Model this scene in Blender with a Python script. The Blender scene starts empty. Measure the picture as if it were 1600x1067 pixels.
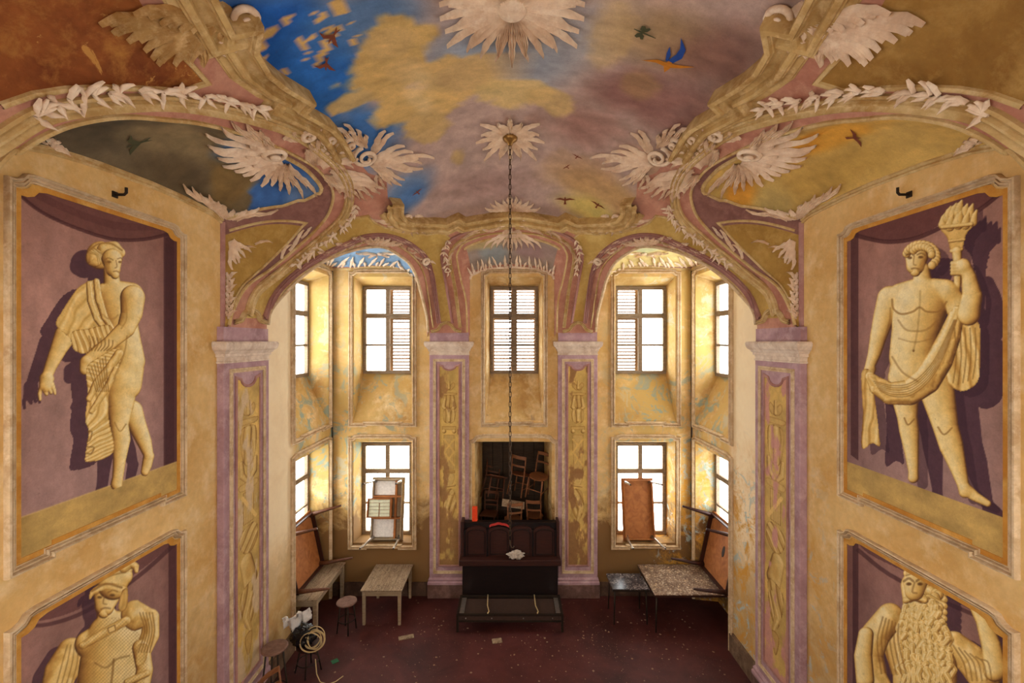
import bpy, bmesh, math, random
import numpy as np
from mathutils import Vector, Matrix
from mathutils.bvhtree import BVHTree
from mathutils.geometry import delaunay_2d_cdt

PI = math.pi
random.seed(7)
SC = bpy.context.scene
COL = SC.collection

# ------------------------------------------------------------------ camera
CAMZ, F = 5.6, 690.0            # the camera stands on the gallery, level with the capitals
cam_d = bpy.data.cameras.new('camera')
cam_d.sensor_width = 36.0
cam_d.lens = 36.0 * F / 1600.0
cam_d.clip_start = 0.05
cam = bpy.data.objects.new('camera', cam_d)
cam.location = (0, 0, CAMZ)
cam.rotation_euler = (PI / 2, 0, 0)
COL.objects.link(cam)
SC.camera = cam

# ------------------------------------------------------------------ world, light, exposure
W = bpy.data.worlds.new('world')
SC.world = W
W.use_nodes = True
bg = W.node_tree.nodes['Background']
bg.inputs[0].default_value = (0.97, 0.99, 1.0, 1)
bg.inputs[1].default_value = 13.5
SC.view_settings.view_transform = 'Standard'
SC.view_settings.look = 'None'
SC.view_settings.gamma = 1.0
SC.view_settings.use_curve_mapping = False
SC.view_settings.exposure = 0.0
SC.cycles.max_bounces = 10
SC.cycles.diffuse_bounces = 7
SC.cycles.transparent_max_bounces = 12
SC.cycles.caustics_reflective = False
SC.cycles.caustics_refractive = False
SC.cycles.sample_clamp_indirect = 6.0


def portal(loc, rot, sx, sy):
    """marks a window opening as the way daylight comes in"""
    d = bpy.data.lights.new('window_daylight', 'AREA')
    d.shape = 'RECTANGLE'
    d.size, d.size_y = sx, sy
    d.cycles.is_portal = True
    o = bpy.data.objects.new('window_daylight', d)
    o.location, o.rotation_euler = loc, rot
    COL.objects.link(o)


# the room, metres: x right, y away from the gallery, z up
WX = 3.98        # half width to the walls
VX = 3.90        # half width to the pilaster faces where the vault springs
YF, VF = 9.745, 9.65   # far wall, far springing line
YC = 4.4         # middle of the room
YB = 2 * YC - YF  # back wall
ZS = 5.75        # springing height
SIDE_Y0, SIDE_Y1 = 8.05, 9.58     # side window recesses
UP_Z0, UP_Z1 = 3.86, 7.03         # upper window recesses
LO_Z0, LO_Z1 = 1.16, 3.39         # lower window recesses
DEPTH = 0.46


def srgb(r, g, b, a=1.0):
    f = lambda c: (c / 255 / 12.92) if c / 255 <= 0.04045 else ((c / 255 + 0.055) / 1.055) ** 2.4
    return (f(r), f(g), f(b), a)


def lin(arr):
    arr = np.clip(arr, 0, 1)
    return np.where(arr <= 0.04045, arr / 12.92, ((arr + 0.055) / 1.055) ** 2.4)


# ------------------------------------------------------------------ object helpers
def mesh_obj(name, verts, faces, mat=None, parent=None, smooth=False, mats=None, fmat=None):
    me = bpy.data.meshes.new(name)
    me.from_pydata([tuple(v) for v in verts], [], [tuple(f) for f in faces])
    for m in (mats or ([mat] if mat else [])):
        me.materials.append(m)
    if fmat is not None:
        me.polygons.foreach_set('material_index', np.asarray(fmat, dtype=np.int32))
    if smooth:
        me.polygons.foreach_set('use_smooth', np.ones(len(me.polygons), dtype=bool))
    me.update()
    o = bpy.data.objects.new(name, me)
    COL.objects.link(o)
    if parent:
        o.parent = parent
    return o


def set_col(o, rgb_lin):
    n = len(o.data.vertices)
    a = o.data.color_attributes.new('paint', 'FLOAT_COLOR', 'POINT')
    buf = np.ones((n, 4), dtype=np.float32)
    buf[:, :3] = rgb_lin
    a.data.foreach_set('color', buf.ravel())


def thing(name, label, cat, loc=(0, 0, 0), group=None, rot=None):
    o = bpy.data.objects.new(name, None)
    o.empty_display_size = 0.1
    o.location = loc
    if rot is not None:
        o.rotation_euler = rot
    o['label'] = label
    o['category'] = cat
    if group:
        o['group'] = group
    COL.objects.link(o)
    return o


def tag(o, label, cat, group=None):
    o['label'], o['category'] = label, cat
    if group:
        o['group'] = group
    return o


def struct(o):
    o['kind'] = 'structure'
    return o


class MB:
    """collects simple shapes and links them as one mesh"""
    def __init__(self):
        self.v, self.f = [], []

    def add(self, verts, faces):
        n = len(self.v)
        self.v += [tuple(p) for p in verts]
        self.f += [tuple(i + n for i in q) for q in faces]
        return self

    def box(self, x0, x1, y0, y1, z0, z1, M=None, ch=0.0):
        c = [(x, y, z) for x in (x0, x1) for y in (y0, y1) for z in (z0, z1)]
        if M is not None:
            c = [M @ Vector(p) for p in c]
        return self.add(c, [(0, 1, 3, 2), (4, 6, 7, 5), (0, 4, 5, 1), (2, 3, 7, 6), (0, 2, 6, 4), (1, 5, 7, 3)])

    def tube(self, pts, rad, n=8, cap=True):
        pts = [Vector(p) for p in pts]
        rads = rad if isinstance(rad, (list, tuple)) else [rad] * len(pts)
        rings = []
        up = None
        for i, p in enumerate(pts):
            t = (pts[min(i + 1, len(pts) - 1)] - pts[max(i - 1, 0)])
            t = t.normalized() if t.length > 1e-9 else Vector((0, 0, 1))
            if up is None:
                up = t.orthogonal().normalized()
            a = (up - t * up.dot(t))
            a = a.normalized() if a.length > 1e-6 else t.orthogonal().normalized()
            up = a
            b = t.cross(a)
            rings.append([p + (a * math.cos(2 * PI * k / n) + b * math.sin(2 * PI * k / n)) * rads[i] for k in range(n)])
        vs = [q for r in rings for q in r]
        fs = [(i * n + k, i * n + (k + 1) % n, (i + 1) * n + (k + 1) % n, (i + 1) * n + k)
              for i in range(len(pts) - 1) for k in range(n)]
        if cap:
            fs += [tuple(range(n - 1, -1, -1)), tuple((len(pts) - 1) * n + k for k in range(n))]
        return self.add(vs, fs)

    def lathe(self, prof, n=24, c=(0, 0, 0), M=None):
        vs = [Vector((c[0] + r * math.cos(2 * PI * k / n), c[1] + r * math.sin(2 * PI * k / n), c[2] + z)) for r, z in prof for k in range(n)]
        if M is not None:
            vs = [M @ p for p in vs]
        fs = [(i * n + k, i * n + (k + 1) % n, (i + 1) * n + (k + 1) % n, (i + 1) * n + k)
              for i in range(len(prof) - 1) for k in range(n)]
        fs += [tuple(range(n - 1, -1, -1)), tuple((len(prof) - 1) * n + k for k in range(n))]
        return self.add(vs, fs)

    def build(self, name, mat, parent=None, smooth=False, bevel=0.0):
        o = mesh_obj(name, self.v, self.f, mat, parent, smooth)
        if bevel:
            bm = bmesh.new()
            bm.from_mesh(o.data)
            bmesh.ops.recalc_face_normals(bm, faces=bm.faces)
            bmesh.ops.bevel(bm, geom=bm.edges[:], offset=bevel, segments=1, affect='EDGES')
            bm.to_mesh(o.data)
            bm.free()
        return o


def catmull(P, per=6, closed=False):
    P = [np.asarray(p, float) for p in P]
    n = len(P)
    out = []
    rng = range(n if closed else n - 1)
    for i in rng:
        if closed:
            a, b, c, d = P[i - 1], P[i], P[(i + 1) % n], P[(i + 2) % n]
        else:
            b, c = P[i], P[i + 1]
            a = P[i - 1] if i > 0 else 2 * b - c
            d = P[i + 2] if i + 2 < n else 2 * c - b
        for k in range(per):
            t = k / per
            out.append(0.5 * ((2 * b) + (c - a) * t + (2 * a - 5 * b + 4 * c - d) * t * t + (3 * b - a - 3 * c + d) * t ** 3))
    if not closed:
        out.append(P[-1])
    return out


def sweep(name, pts, nrm, prof, mat, parent=None, closed=False, smooth=True, mats=None, pmat=None):
    """sweeps a moulding profile [(across, height)] along pts lying on a surface with normals nrm"""
    P = [Vector(p) for p in pts]
    N = [Vector(n).normalized() for n in nrm]
    n = len(P)
    m = len(prof)
    vs = []
    for i in range(n):
        p0 = P[i - 1] if (closed or i > 0) else P[i]
        p2 = P[(i + 1) % n] if (closed or i < n - 1) else P[i]
        t0 = (P[i] - p0)
        t1 = (p2 - P[i])
        if t0.length < 1e-9:
            t0 = t1
        if t1.length < 1e-9:
            t1 = t0
        s0 = t0.cross(N[i])
        s1 = t1.cross(N[i])
        s0 = s0.normalized() if s0.length > 1e-9 else s0
        s1 = s1.normalized() if s1.length > 1e-9 else s1
        s = s0 + s1
        s = s.normalized() if s.length > 1e-6 else s0
        k = 1 / max(0.5, s.dot(s0)) if s0.length > 0 else 1
        for a, h in prof:
            vs.append(P[i] + s * (a * k) + N[i] * h)
    fs, fm = [], []
    for i in range(n if closed else n - 1):
        j = (i + 1) % n
        for k in range(m - 1):
            fs.append((i * m + k, i * m + k + 1, j * m + k + 1, j * m + k))
            if pmat:
                fm.append(pmat[k])
    o = mesh_obj(name, vs, fs, mat, parent, False, mats, fm if pmat else None)
    if smooth:
        o.data.polygons.foreach_set('use_smooth', np.ones(len(o.data.polygons), dtype=bool))
        try:
            o.data.set_sharp_from_angle(angle=math.radians(40))
        except Exception:
            pass
    return o


# ------------------------------------------------------------------ numeric noise (for the painted pictures)
_rs = np.random.RandomState(11)
_LAT = _rs.rand(256, 256)


def vnoise(x, y):
    xi, yi = np.floor(x).astype(int), np.floor(y).astype(int)
    fx, fy = x - xi, y - yi
    fx, fy = fx * fx * (3 - 2 * fx), fy * fy * (3 - 2 * fy)
    g = lambda a, b: _LAT[a % 256, b % 256]
    return (g(xi, yi) * (1 - fx) + g(xi + 1, yi) * fx) * (1 - fy) + (g(xi, yi + 1) * (1 - fx) + g(xi + 1, yi + 1) * fx) * fy


def fbm(x, y, o=4):
    s, a, t = 0, 0.5, 0
    for k in range(o):
        s = s + a * vnoise(x * 2 ** k + 17 * k, y * 2 ** k + 31 * k)
        t += a
        a *= 0.55
    return s / t


# ------------------------------------------------------------------ materials
def nt(name):
    m = bpy.data.materials.new(name)
    m.use_nodes = True
    t = m.node_tree
    return m, t, t.nodes['Principled BSDF']


def nd(t, typ, **kw):
    n = t.nodes.new(typ)
    for k, v in kw.items():
        if k.startswith('i_'):
            n.inputs[k[2:].replace('_', ' ')].default_value = v
        else:
            setattr(n, k, v)
    return n


def mixc(t, fac, a, b, mode='MIX'):
    n = t.nodes.new('ShaderNodeMix')
    n.data_type = 'RGBA'
    n.blend_type = mode
    for sock, val in ((n.inputs[0], fac), (n.inputs[6], a), (n.inputs[7], b)):
        if isinstance(val, (int, float)):
            sock.default_value = val
        elif isinstance(val, tuple):
            sock.default_value = val
        else:
            t.links.new(val, sock)
    return n.outputs[2]


def ramp(t, fac, lo, hi, c0=(0, 0, 0, 1), c1=(1, 1, 1, 1)):
    r = t.nodes.new('ShaderNodeValToRGB')
    r.color_ramp.elements[0].position = lo
    r.color_ramp.elements[1].position = hi
    r.color_ramp.elements[0].color = c0
    r.color_ramp.elements[1].color = c1
    t.links.new(fac, r.inputs[0])
    return r.outputs[0]


def noise(t, co, scale, detail=6, rough=0.6, dist=0.0):
    n = nd(t, 'ShaderNodeTexNoise')
    n.inputs['Scale'].default_value = scale
    n.inputs['Detail'].default_value = detail
    n.inputs['Roughness'].default_value = rough
    n.inputs['Distortion'].default_value = dist
    t.links.new(co, n.inputs['Vector'])
    return n.outputs['Fac']


def coords(t):
    return nd(t, 'ShaderNodeNewGeometry').outputs['Position']


def bump(t, bs, h, strength=0.3, dist=0.02):
    b = nd(t, 'ShaderNodeBump')
    b.inputs['Strength'].default_value = strength
    b.inputs['Distance'].default_value = dist
    t.links.new(h, b.inputs['Height'])
    t.links.new(b.outputs[0], bs.inputs['Normal'])


def plaster(name, base, light, dark, patch=None, patch_amt=0.62, scale=1.3, rough=0.9, bmp=0.25, extra=None):
    m, t, bs = nt(name)
    co = coords(t)
    n1 = noise(t, co, scale, 8, 0.65, 0.4)
    c = mixc(t, ramp(t, n1, 0.35, 0.62), dark, base)
    n2 = noise(t, co, scale * 2.3, 8, 0.7, 0.2)
    c = mixc(t, ramp(t, n2, 0.48, 0.72), c, light)
    n3 = noise(t, co, 14, 6, 0.7)
    c = mixc(t, 0.22, c, ramp(t, n3, 0.3, 0.75, (0.55, 0.5, 0.45, 1), (1.35, 1.3, 1.2, 1)), 'MULTIPLY')
    if patch:
        n4 = noise(t, co, 1.9, 10, 0.72, 0.6)
        c = mixc(t, ramp(t, n4, patch_amt, patch_amt + 0.02), c, patch)
    if extra:
        c = extra(t, co, c)
    t.links.new(c, bs.inputs['Base Color'])
    bs.inputs['Roughness'].default_value = rough
    bs.inputs['Specular IOR Level'].default_value = 0.2
    bump(t, bs, noise(t, co, 26, 8, 0.7), bmp, 0.01)
    return m


def painted(name, rough=0.85, grain=0.16, crack=True):
    """colour painted per vertex, worn and cracked a little by noise"""
    m, t, bs = nt(name)
    co = coords(t)
    a = nd(t, 'ShaderNodeVertexColor', layer_name='paint').outputs[0]
    n3 = noise(t, co, 11, 8, 0.72, 0.2)
    c = mixc(t, grain * 2, a, ramp(t, n3, 0.3, 0.72, (0.5, 0.48, 0.46, 1), (1.4, 1.36, 1.3, 1)), 'MULTIPLY')
    n5 = noise(t, co, 60, 4, 0.7)
    c = mixc(t, grain, c, ramp(t, n5, 0.3, 0.72, (0.5, 0.48, 0.46, 1), (1.4, 1.36, 1.3, 1)), 'MULTIPLY')
    if crack:
        v = nd(t, 'ShaderNodeTexVoronoi', feature='DISTANCE_TO_EDGE')
        v.inputs['Scale'].default_value = 7
        mp = nd(t, 'ShaderNodeVectorMath', operation='ADD')
        nn = nd(t, 'ShaderNodeTexNoise')
        nn.inputs['Scale'].default_value = 5
        t.links.new(co, nn.inputs['Vector'])
        t.links.new(co, mp.inputs[0])
        t.links.new(nn.outputs['Color'], mp.inputs[1])
        t.links.new(mp.outputs[0], v.inputs['Vector'])
        c = mixc(t, ramp(t, v.outputs['Distance'], 0.0, 0.012, (0.28, 0.28, 0.28, 1), (0, 0, 0, 1)), c, (0.08, 0.05, 0.03, 1))
    t.links.new(c, bs.inputs['Base Color'])
    bs.inputs['Roughness'].default_value = rough
    bs.inputs['Specular IOR Level'].default_value = 0.2
    bump(t, bs, noise(t, co, 30, 6, 0.7), 0.12, 0.01)
    return m


def wood(name, a, b, rough=0.6, scale=(2, 18, 18), dust=None):
    m, t, bs = nt(name)
    co = nd(t, 'ShaderNodeTexCoord').outputs['Object']
    mp = nd(t, 'ShaderNodeMapping')
    mp.inputs['Scale'].default_value = scale
    t.links.new(co, mp.inputs[0])
    n1 = noise(t, mp.outputs[0], 2.0, 8, 0.65, 1.0)
    c = mixc(t, ramp(t, n1, 0.35, 0.68), a, b)
    if dust:
        n2 = noise(t, co, 30, 4, 0.7)
        n3 = noise(t, co, 6, 4, 0.6)
        mm = nd(t, 'ShaderNodeMath', operation='MULTIPLY')
        t.links.new(ramp(t, n2, 0.5, 0.6), mm.inputs[0])
        t.links.new(ramp(t, n3, 0.35, 0.65), mm.inputs[1])
        c = mixc(t, mm.outputs[0], c, dust)
    t.links.new(c, bs.inputs['Base Color'])
    bs.inputs['Roughness'].default_value = rough
    bs.inputs['Specular IOR Level'].default_value = 0.3
    bump(t, bs, n1, 0.15, 0.004)
    return m


def simple(name, col, rough=0.6, metal=0.0, n_scale=20, var=0.25, spec=0.3):
    m, t, bs = nt(name)
    co = nd(t, 'ShaderNodeTexCoord').outputs['Object']
    n1 = noise(t, co, n_scale, 5, 0.65)
    c = mixc(t, var, col, ramp(t, n1, 0.3, 0.7, (0.35, 0.33, 0.3, 1), (1.5, 1.45, 1.4, 1)), 'MULTIPLY')
    t.links.new(c, bs.inputs['Base Color'])
    bs.inputs['Roughness'].default_value = rough
    bs.inputs['Metallic'].default_value = metal
    bs.inputs['Specular IOR Level'].default_value = spec
    return m


def wall_wear_and_light(t, co, c):
    """peeled, damp plaster: blue-green limewash in the chapel corners, grey damp foot; piers whitened for daylight"""
    sx = nd(t, 'ShaderNodeSeparateXYZ')
    t.links.new(co, sx.inputs[0])

    def rng(sock, a, b):
        n = nd(t, 'ShaderNodeMapRange')
        n.inputs[1].default_value, n.inputs[2].default_value = a, b
        t.links.new(sock, n.inputs[0])
        return n.outputs[0]

    def mul(a, b):
        n = nd(t, 'ShaderNodeMath', operation='MULTIPLY')
        t.links.new(a, n.inputs[0])
        t.links.new(b, n.inputs[1])
        return n.outputs[0]
    ax = nd(t, 'ShaderNodeMath', operation='ABSOLUTE')
    t.links.new(sx.outputs[0], ax.inputs[0])
    chap = mul(rng(sx.outputs[1], 7.9, 8.4), rng(ax.outputs[0], 1.7, 3.0))
    n = noise(t, co, 1.1, 10, 0.7, 0.5)
    sat = mul(chap, ramp(t, n, 0.42, 0.56))
    c = mixc(t, sat, c, srgb(196, 164, 98))
    n = noise(t, co, 1.7, 10, 0.75, 0.9)
    c = mixc(t, mul(chap, ramp(t, n, 0.56, 0.60)), c, srgb(192, 180, 146))
    n = noise(t, co, 2.1, 10, 0.72, 1.2)
    zlow = rng(sx.outputs[2], 6.3, 4.2)
    c = mixc(t, mul(mul(chap, zlow), ramp(t, n, 0.53, 0.58)), c, srgb(150, 162, 144))
    # short piers beside the window recesses: pale cream plaster, whitened to stand for daylight
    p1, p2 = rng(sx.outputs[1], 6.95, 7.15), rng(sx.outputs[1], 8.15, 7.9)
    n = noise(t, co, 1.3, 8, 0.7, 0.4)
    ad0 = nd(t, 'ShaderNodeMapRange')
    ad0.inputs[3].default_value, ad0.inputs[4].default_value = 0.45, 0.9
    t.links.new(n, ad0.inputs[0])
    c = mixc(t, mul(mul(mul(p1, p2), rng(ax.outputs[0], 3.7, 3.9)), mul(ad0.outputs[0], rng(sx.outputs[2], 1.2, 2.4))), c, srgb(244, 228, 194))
    # damp foot of the walls
    n = noise(t, co, 2.6, 8, 0.7, 0.5)
    ad = nd(t, 'ShaderNodeMath', operation='ADD')
    t.links.new(rng(sx.outputs[2], 2.9, 0.2), ad.inputs[0])
    t.links.new(n, ad.inputs[1])
    wk = nd(t, 'ShaderNodeMapRange')
    wk.inputs[3].default_value = 0.3
    t.links.new(rng(sx.outputs[1], 7.9, 8.4), wk.inputs[0])
    c = mixc(t, mul(wk.outputs[0], ramp(t, ad.outputs[0], 0.72, 1.32)), c, srgb(124, 92, 54))
    # right side: blue-grey scabs on the lower pier
    n = noise(t, co, 3.1, 10, 0.75, 1.0)
    rt = mul(mul(rng(sx.outputs[0], 3.0, 3.5), rng(sx.outputs[2], 4.2, 2.6)), rng(sx.outputs[1], 5.2, 6.2))
    c = mixc(t, mul(rt, ramp(t, n, 0.55, 0.58)), c, srgb(170, 185, 180))
    n = noise(t, co, 2.2, 10, 0.75, 1.0)
    c = mixc(t, mul(rt, ramp(t, n, 0.48, 0.60)), c, srgb(205, 150, 60))
    return c


M = {}
M['wall'] = plaster('ochre_wall_plaster', srgb(224, 190, 130), srgb(234, 208, 160), srgb(208, 166, 100), extra=wall_wear_and_light)
M['reveal'] = plaster('reveal_plaster', srgb(218, 184, 122), srgb(236, 216, 170), srgb(176, 134, 76), srgb(178, 150, 112), 0.62, extra=wall_wear_and_light)
M['plinth'] = plaster('dark_plinth_plaster', srgb(112, 84, 76), srgb(140, 108, 98), srgb(84, 60, 52), None, 0.7, 2)  # dark brown plaster of the pilaster plinths
M['pink'] = plaster('rose_plaster', srgb(190, 138, 118), srgb(206, 158, 134), srgb(172, 116, 98), srgb(196, 152, 116), 0.68, 2.0)
M['mauve'] = plaster('mauve_plaster', srgb(172, 128, 120), srgb(186, 146, 136), srgb(152, 106, 98), None, 0.7, 1.6)
M['soffit'] = plaster('shaded_soffit_plaster', srgb(138, 98, 90), srgb(156, 114, 104), srgb(118, 80, 74), None, 0.7, 1.6)  # darker copy of the mauve, the soffit's shade put into the colour
M['stained'] = plaster('ochre_stained_stucco', srgb(196, 160, 104), srgb(222, 194, 146), srgb(160, 118, 64), None, 0.7, 4.0)
M['lilac'] = plaster('lilac_pilaster_plaster', srgb(178, 144, 152), srgb(198, 170, 174), srgb(154, 120, 126), srgb(190, 150, 130), 0.70, 2.0)
M['cream'] = plaster('cream_moulding_plaster', srgb(206, 180, 128), srgb(222, 200, 156), srgb(176, 140, 84), None, 0.7, 3.0)
M['cornice'] = plaster('cornice_plaster', srgb(202, 172, 116), srgb(222, 196, 148), srgb(160, 124, 72), srgb(206, 180, 150), 0.70, 2.6)
M['stucco'] = plaster('white_stucco', srgb(238, 218, 194), srgb(246, 232, 212), srgb(216, 188, 160), None, 0.7, 4.0)
M['frame'] = plaster('pale_frame_plaster', srgb(212, 188, 152), srgb(226, 206, 174), srgb(180, 150, 112), None, 0.7, 5.0)
M['capital'] = plaster('capital_plaster', srgb(222, 206, 188), srgb(234, 220, 204), srgb(190, 166, 146), None, 0.7, 4.0)
M['amber'] = plaster('amber_border_plaster', srgb(206, 150, 66), srgb(218, 172, 92), srgb(184, 124, 48), None, 0.7, 2.0)
M['olive'] = plaster('olive_vault_plaster', srgb(196, 164, 94), srgb(212, 184, 116), srgb(176, 142, 74), None, 0.7, 1.2)
M['brown'] = plaster('stained_brown_vault_plaster', srgb(150, 88, 44), srgb(176, 122, 60), srgb(112, 58, 30), srgb(188, 136, 70), 0.60, 2.2)
M['tan'] = plaster('ochre_vault_plaster', srgb(160, 122, 62), srgb(182, 146, 84), srgb(136, 98, 46), srgb(140, 90, 76), 0.66, 1.4)
M['umber'] = plaster('umber_ochre_plaster', srgb(176, 140, 72), srgb(192, 158, 92), srgb(150, 114, 54), None, 0.7, 1.4)  # yellow-brown plaster of the lower lunette fields
M['fresco'] = painted('fresco_paint')
M['sky'] = painted('sky_paint', 0.9, 0.14)
M['bird'] = simple('painted_bird_brown', srgb(120, 62, 40), 0.9)
M['bird_blue'] = simple('painted_bird_blue', srgb(30, 70, 150), 0.9)
M['bird_gold'] = simple('painted_bird_gold', srgb(190, 120, 30), 0.9)
M['bird_green'] = simple('painted_bird_green', srgb(70, 70, 45), 0.9)
M['winwood'] = wood('weathered_window_wood', srgb(112, 94, 74), srgb(150, 130, 106), 0.8)
M['shutter'] = wood('pale_shutter_wood', srgb(112, 82, 52), srgb(132, 100, 68), 0.8)
M['iron'] = simple('dark_iron', srgb(52, 42, 34), 0.55, 0.6)
M['chain'] = simple('chain_iron', srgb(72, 54, 38), 0.5, 0.6)
M['bronze'] = simple('dull_bronze', srgb(150, 112, 60), 0.4, 0.7)
M['steel'] = simple('worn_chrome', srgb(190, 184, 176), 0.3, 0.9)
M['plank'] = wood('dusty_plank_wood', srgb(128, 106, 82), srgb(170, 148, 120), 0.75, (14, 1.5, 14), srgb(84, 62, 44))
M['palewood'] = wood('pale_table_wood', srgb(138, 118, 92), srgb(172, 152, 124), 0.7)
M['ply'] = wood('brown_board', srgb(140, 84, 42), srgb(176, 112, 60), 0.7, (3, 3, 3))
M['darkwood'] = wood('dark_brown_wood', srgb(44, 20, 16), srgb(64, 32, 24), 0.5)
M['blackwood'] = wood('black_brown_wood', srgb(16, 8, 8), srgb(28, 14, 12), 0.45)
M['chairwood'] = wood('chair_wood', srgb(104, 62, 36), srgb(140, 90, 54), 0.5)
M['chairdark'] = wood('dark_chair_wood', srgb(78, 46, 30), srgb(108, 66, 42), 0.5)
M['debris_top'] = wood('flake_strewn_top', srgb(96, 74, 58), srgb(130, 104, 82), 0.8, (3, 3, 3), srgb(206, 188, 164))
M['gloss'] = wood('dark_glossy_board', srgb(48, 44, 46), srgb(64, 60, 62), 0.25, (3, 3, 3), srgb(160, 150, 146))
M['flake'] = simple('plaster_flake', srgb(198, 172, 140), 0.9)
M['crumb'] = simple('plaster_crumb', srgb(140, 112, 90), 0.9)
M['white_cloth'] = simple('white_plastic', srgb(226, 222, 216), 0.5)
M['black_bag'] = simple('black_plastic_bag', srgb(18, 18, 20), 0.25, 0, 8, 0.3, 0.5)
M['cable'] = simple('beige_cable', srgb(196, 172, 124), 0.5)
M['rag'] = simple('pale_grey_rag', srgb(176, 164, 150), 0.9)
M['orange'] = simple('orange_plastic', srgb(225, 70, 30), 0.5)
M['redcloth'] = simple('red_cloth', srgb(170, 46, 40), 0.8)
M['green'] = simple('green_card', srgb(40, 96, 62), 0.7)
M['paper'] = simple('white_paper_board', srgb(206, 206, 178), 0.8)
M['ledge_dark'] = simple('shade_dark_plaster', srgb(50, 36, 26), 0.95)  # near-black: the deep niche's shade is put into this colour
M['nicheboard'] = wood('shade_dark_niche_board', srgb(44, 32, 22), srgb(66, 50, 34), 0.8)  # boards coloured dark to carry the shade of the niche
M['stool'] = wood('stool_seat_wood', srgb(96, 68, 56), srgb(128, 96, 82), 0.6, (4, 4, 4))
M['rust'] = simple('rusty_sheet', srgb(70, 52, 44), 0.6, 0.3)


def floor_mat():
    m, t, bs = nt('worn_red_floor')
    co = coords(t)
    n1 = noise(t, co, 0.9, 8, 0.65, 0.4)
    c = mixc(t, ramp(t, n1, 0.35, 0.65), srgb(58, 26, 24), srgb(88, 44, 41))
    n2 = noise(t, co, 5, 8, 0.75)
    c = mixc(t, ramp(t, n2, 0.62, 0.70), c, srgb(70, 46, 34))
    n3 = noise(t, co, 46, 3, 0.6)
    n4 = noise(t, co, 2.2, 6, 0.7)
    mm = nd(t, 'ShaderNodeMath', operation='MULTIPLY')
    t.links.new(ramp(t, n3, 0.66, 0.70), mm.inputs[0])
    t.links.new(ramp(t, n4, 0.45, 0.65), mm.inputs[1])
    c = mixc(t, mm.outputs[0], c, srgb(150, 116, 92))
    t.links.new(c, bs.inputs['Base Color'])
    bs.inputs['Roughness'].default_value = 0.6
    bs.inputs['Specular IOR Level'].default_value = 0.25
    bump(t, bs, n2, 0.15, 0.01)
    return m


M['floor'] = floor_mat()


def glass_mat():
    m = bpy.data.materials.new('dusty_window_glass')
    m.use_nodes = True
    t = m.node_tree
    t.nodes.remove(t.nodes['Principled BSDF'])
    out = t.nodes['Material Output']
    tr = nd(t, 'ShaderNodeBsdfTransparent')
    tr.inputs[0].default_value = (0.95, 0.96, 0.94, 1)
    gl = nd(t, 'ShaderNodeBsdfGlossy')
    gl.inputs['Roughness'].default_value = 0.05
    fr = nd(t, 'ShaderNodeFresnel')
    mx = nd(t, 'ShaderNodeMixShader')
    t.links.new(fr.outputs[0], mx.inputs[0])
    t.links.new(tr.outputs[0], mx.inputs[1])
    t.links.new(gl.outputs[0], mx.inputs[2])
    t.links.new(mx.outputs[0], out.inputs[0])
    return m


M['glass'] = glass_mat()

# ================================================================== WALLS
def wall_grid(name, M4, x0, x1, z0, z1, holes, mat, parent=None, out=0.0):
    xs = sorted({x0, x1, *[h[0] for h in holes], *[h[1] for h in holes]})
    zs = sorted({z0, z1, *[h[2] for h in holes], *[h[3] for h in holes]})
    vs = [M4 @ Vector((x, out, z)) for x in xs for z in zs]
    fs = []
    nz = len(zs)
    for i in range(len(xs) - 1):
        for j in range(nz - 1):
            cx, cz = (xs[i] + xs[i + 1]) / 2, (zs[j] + zs[j + 1]) / 2
            if any(h[0] < cx < h[1] and h[2] < cz < h[3] for h in holes):
                continue
            fs.append((i * nz + j, (i + 1) * nz + j, (i + 1) * nz + j + 1, i * nz + j + 1))
    return mesh_obj(name, vs, fs, mat, parent)


ML = Matrix.Translation((-WX, 0, 0)) @ Matrix.Rotation(PI / 2, 4, 'Z')     # local x = Y, local -y = into the room
MR = Matrix.Translation((WX, 0, 0)) @ Matrix.Rotation(-PI / 2, 4, 'Z')     # local x = -Y
MF = Matrix.Translation((0, YF, 0))
MK = Matrix.Translation((0, YB, 0)) @ Matrix.Rotation(PI, 4, 'Z')
TOP = 9.7

UPX = {'left': (-3.49, -2.22), 'centre': (-0.57, 0.67), 'right': (2.29, 3.61)}
LOX = {'left': (-3.50, -2.22), 'right': (2.30, 3.60)}
NICHE = (-0.82, 0.88)
far_holes = [(a, b, UP_Z0, UP_Z1) for a, b in UPX.values()] + [(a, b, LO_Z0, LO_Z1) for a, b in LOX.values()] + [(*NICHE, LO_Z0, LO_Z1)]
side_holes = [(SIDE_Y0, SIDE_Y1, UP_Z0, UP_Z1), (SIDE_Y0, SIDE_Y1, 0.0, LO_Z1), (-0.75, 0.75, 3.2, 5.7)]  # the last opening is out of view, sized for fill daylight
back_holes = [(-3.4, -2.4, 3.2, 5.7), (2.4, 3.4, 3.2, 5.7)]  # unseen openings behind the camera, added and sized for fill daylight

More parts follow.
